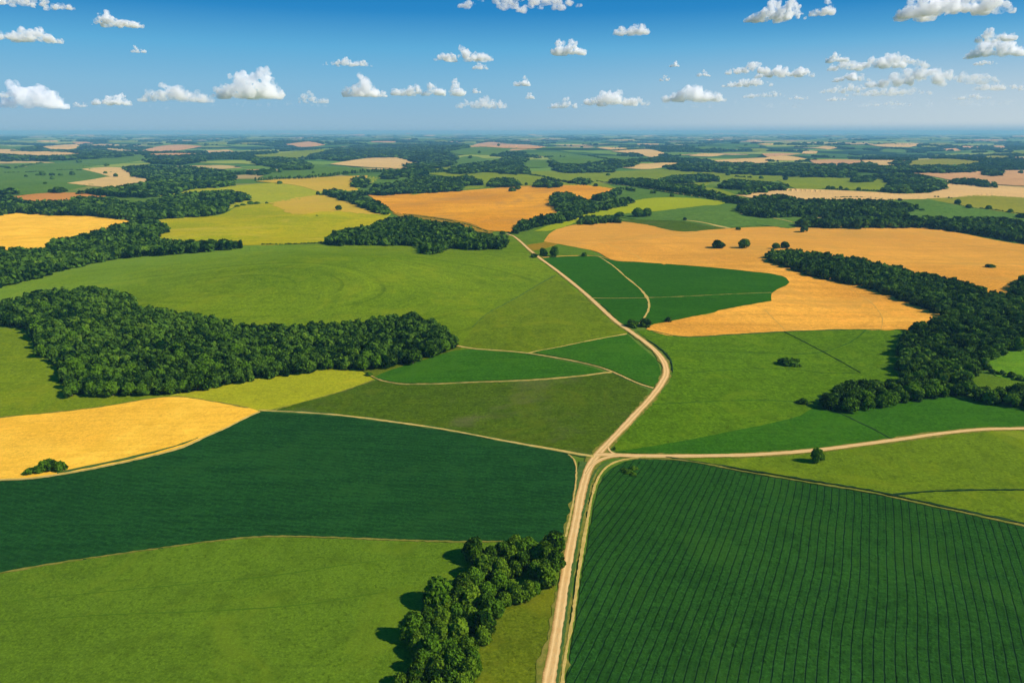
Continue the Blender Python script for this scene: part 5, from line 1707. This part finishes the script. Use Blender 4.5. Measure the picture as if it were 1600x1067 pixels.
world = bpy.data.worlds.new('World')
SC.world = world
world.use_nodes = True
nt = world.node_tree
nt.nodes.clear()
g = NT(nt)
tc = g.n('ShaderNodeTexCoord')
sx = g.n('ShaderNodeSeparateXYZ')
g.l(tc.outputs['Generated'], sx.inputs[0])
zz = g.math('MULTIPLY', sx.outputs[2], 3.2)
cb = g.n('ShaderNodeCombineXYZ')
g.l(sx.outputs[0], cb.inputs[0])
g.l(sx.outputs[1], cb.inputs[1])
g.l(g.math('MAXIMUM', zz, 0.012), cb.inputs[2])
nm = g.n('ShaderNodeVectorMath', operation='NORMALIZE')
g.l(cb.outputs[0], nm.inputs[0])
sky = g.n('ShaderNodeTexSky', sky_type='NISHITA')
sky.sun_disc = False
sky.sun_elevation = SUN_EL
sky.sun_rotation = math.pi / 2 - SUN_AZ
sky.altitude = 150
sky.air_density = 1.0
sky.dust_density = .6
sky.ozone_density = 2.5
g.l(nm.outputs[0], sky.inputs[0])
dim = g.mix(1.0, sky.outputs[0], (.11, .11, .11), 'MULTIPLY')
rp = g.n('ShaderNodeValToRGB')
EXPK = 1 / 2 ** .25
stops = [(0.0, (.27, .46, .62)), (.013, (.29, .48, .64)), (.06, (.22, .48, .69)), (.105, (.115, .42, .70)), (.15, (.022, .245, .57)), (.19, (.008, .205, .53)), (.4, (.004, .16, .46)), (1.0, (.01, .12, .36))]
while len(rp.color_ramp.elements) < len(stops):
    rp.color_ramp.elements.new(.5)
for e, (t, c) in zip(rp.color_ramp.elements, stops):
    e.position = t
    e.color = (*[q * EXPK for q in c], 1)
g.l(sx.outputs[2], rp.inputs[0])
side = g.math('MULTIPLY', g.ramp(sx.outputs[0], -.15, .75), g.math('MULTIPLY', g.ramp(sx.outputs[2], .13, .0), g.ramp(sx.outputs[2], .0, .012)))
air = g.mix(side, rp.outputs[0], tuple(q * EXPK for q in (.56, .66, .72)))
tot = g.mix(.03, air, dim)
bg = g.n('ShaderNodeBackground')
g.l(tot, bg.inputs[0])
bg.inputs[1].default_value = 1.0
ow = g.n('ShaderNodeOutputWorld')
g.l(bg.outputs[0], ow.inputs[0])

sl = bpy.data.lights.new('sun', 'SUN')
sl.energy = 5.0
sl.angle = R(.5)
sl.color = (1, .94, .84)
so = bpy.data.objects.new('sun', sl)
COL.objects.link(so)
sd = Vector((math.cos(SUN_EL) * math.cos(SUN_AZ), math.cos(SUN_EL) * math.sin(SUN_AZ), math.sin(SUN_EL)))
so.rotation_euler = sd.to_track_quat('Z', 'Y').to_euler()
so.location = sd * 500

cam = bpy.data.cameras.new('camera')
cam.lens = 24
cam.sensor_width = 36
cam.clip_start = 1
cam.clip_end = 120000
co = bpy.data.objects.new('camera', cam)
COL.objects.link(co)
co.location = (0, 0, CAMH)
co.rotation_euler = (math.pi / 2 - PITCH, 0, 0)
SC.camera = co

SC.view_settings.view_transform = 'Standard'
SC.view_settings.look = 'None'
SC.view_settings.exposure = .25
SC.view_settings.gamma = 1
SC.render.engine = 'CYCLES'
cy = SC.cycles
cy.use_denoising = True
cy.max_bounces = 30
cy.volume_bounces = 26
cy.diffuse_bounces = 3
cy.transparent_max_bounces = 16
print('trees', N_TREE[0], 'faces', sum(len(o.data.polygons) for o in bpy.data.objects if o.type == 'MESH'))
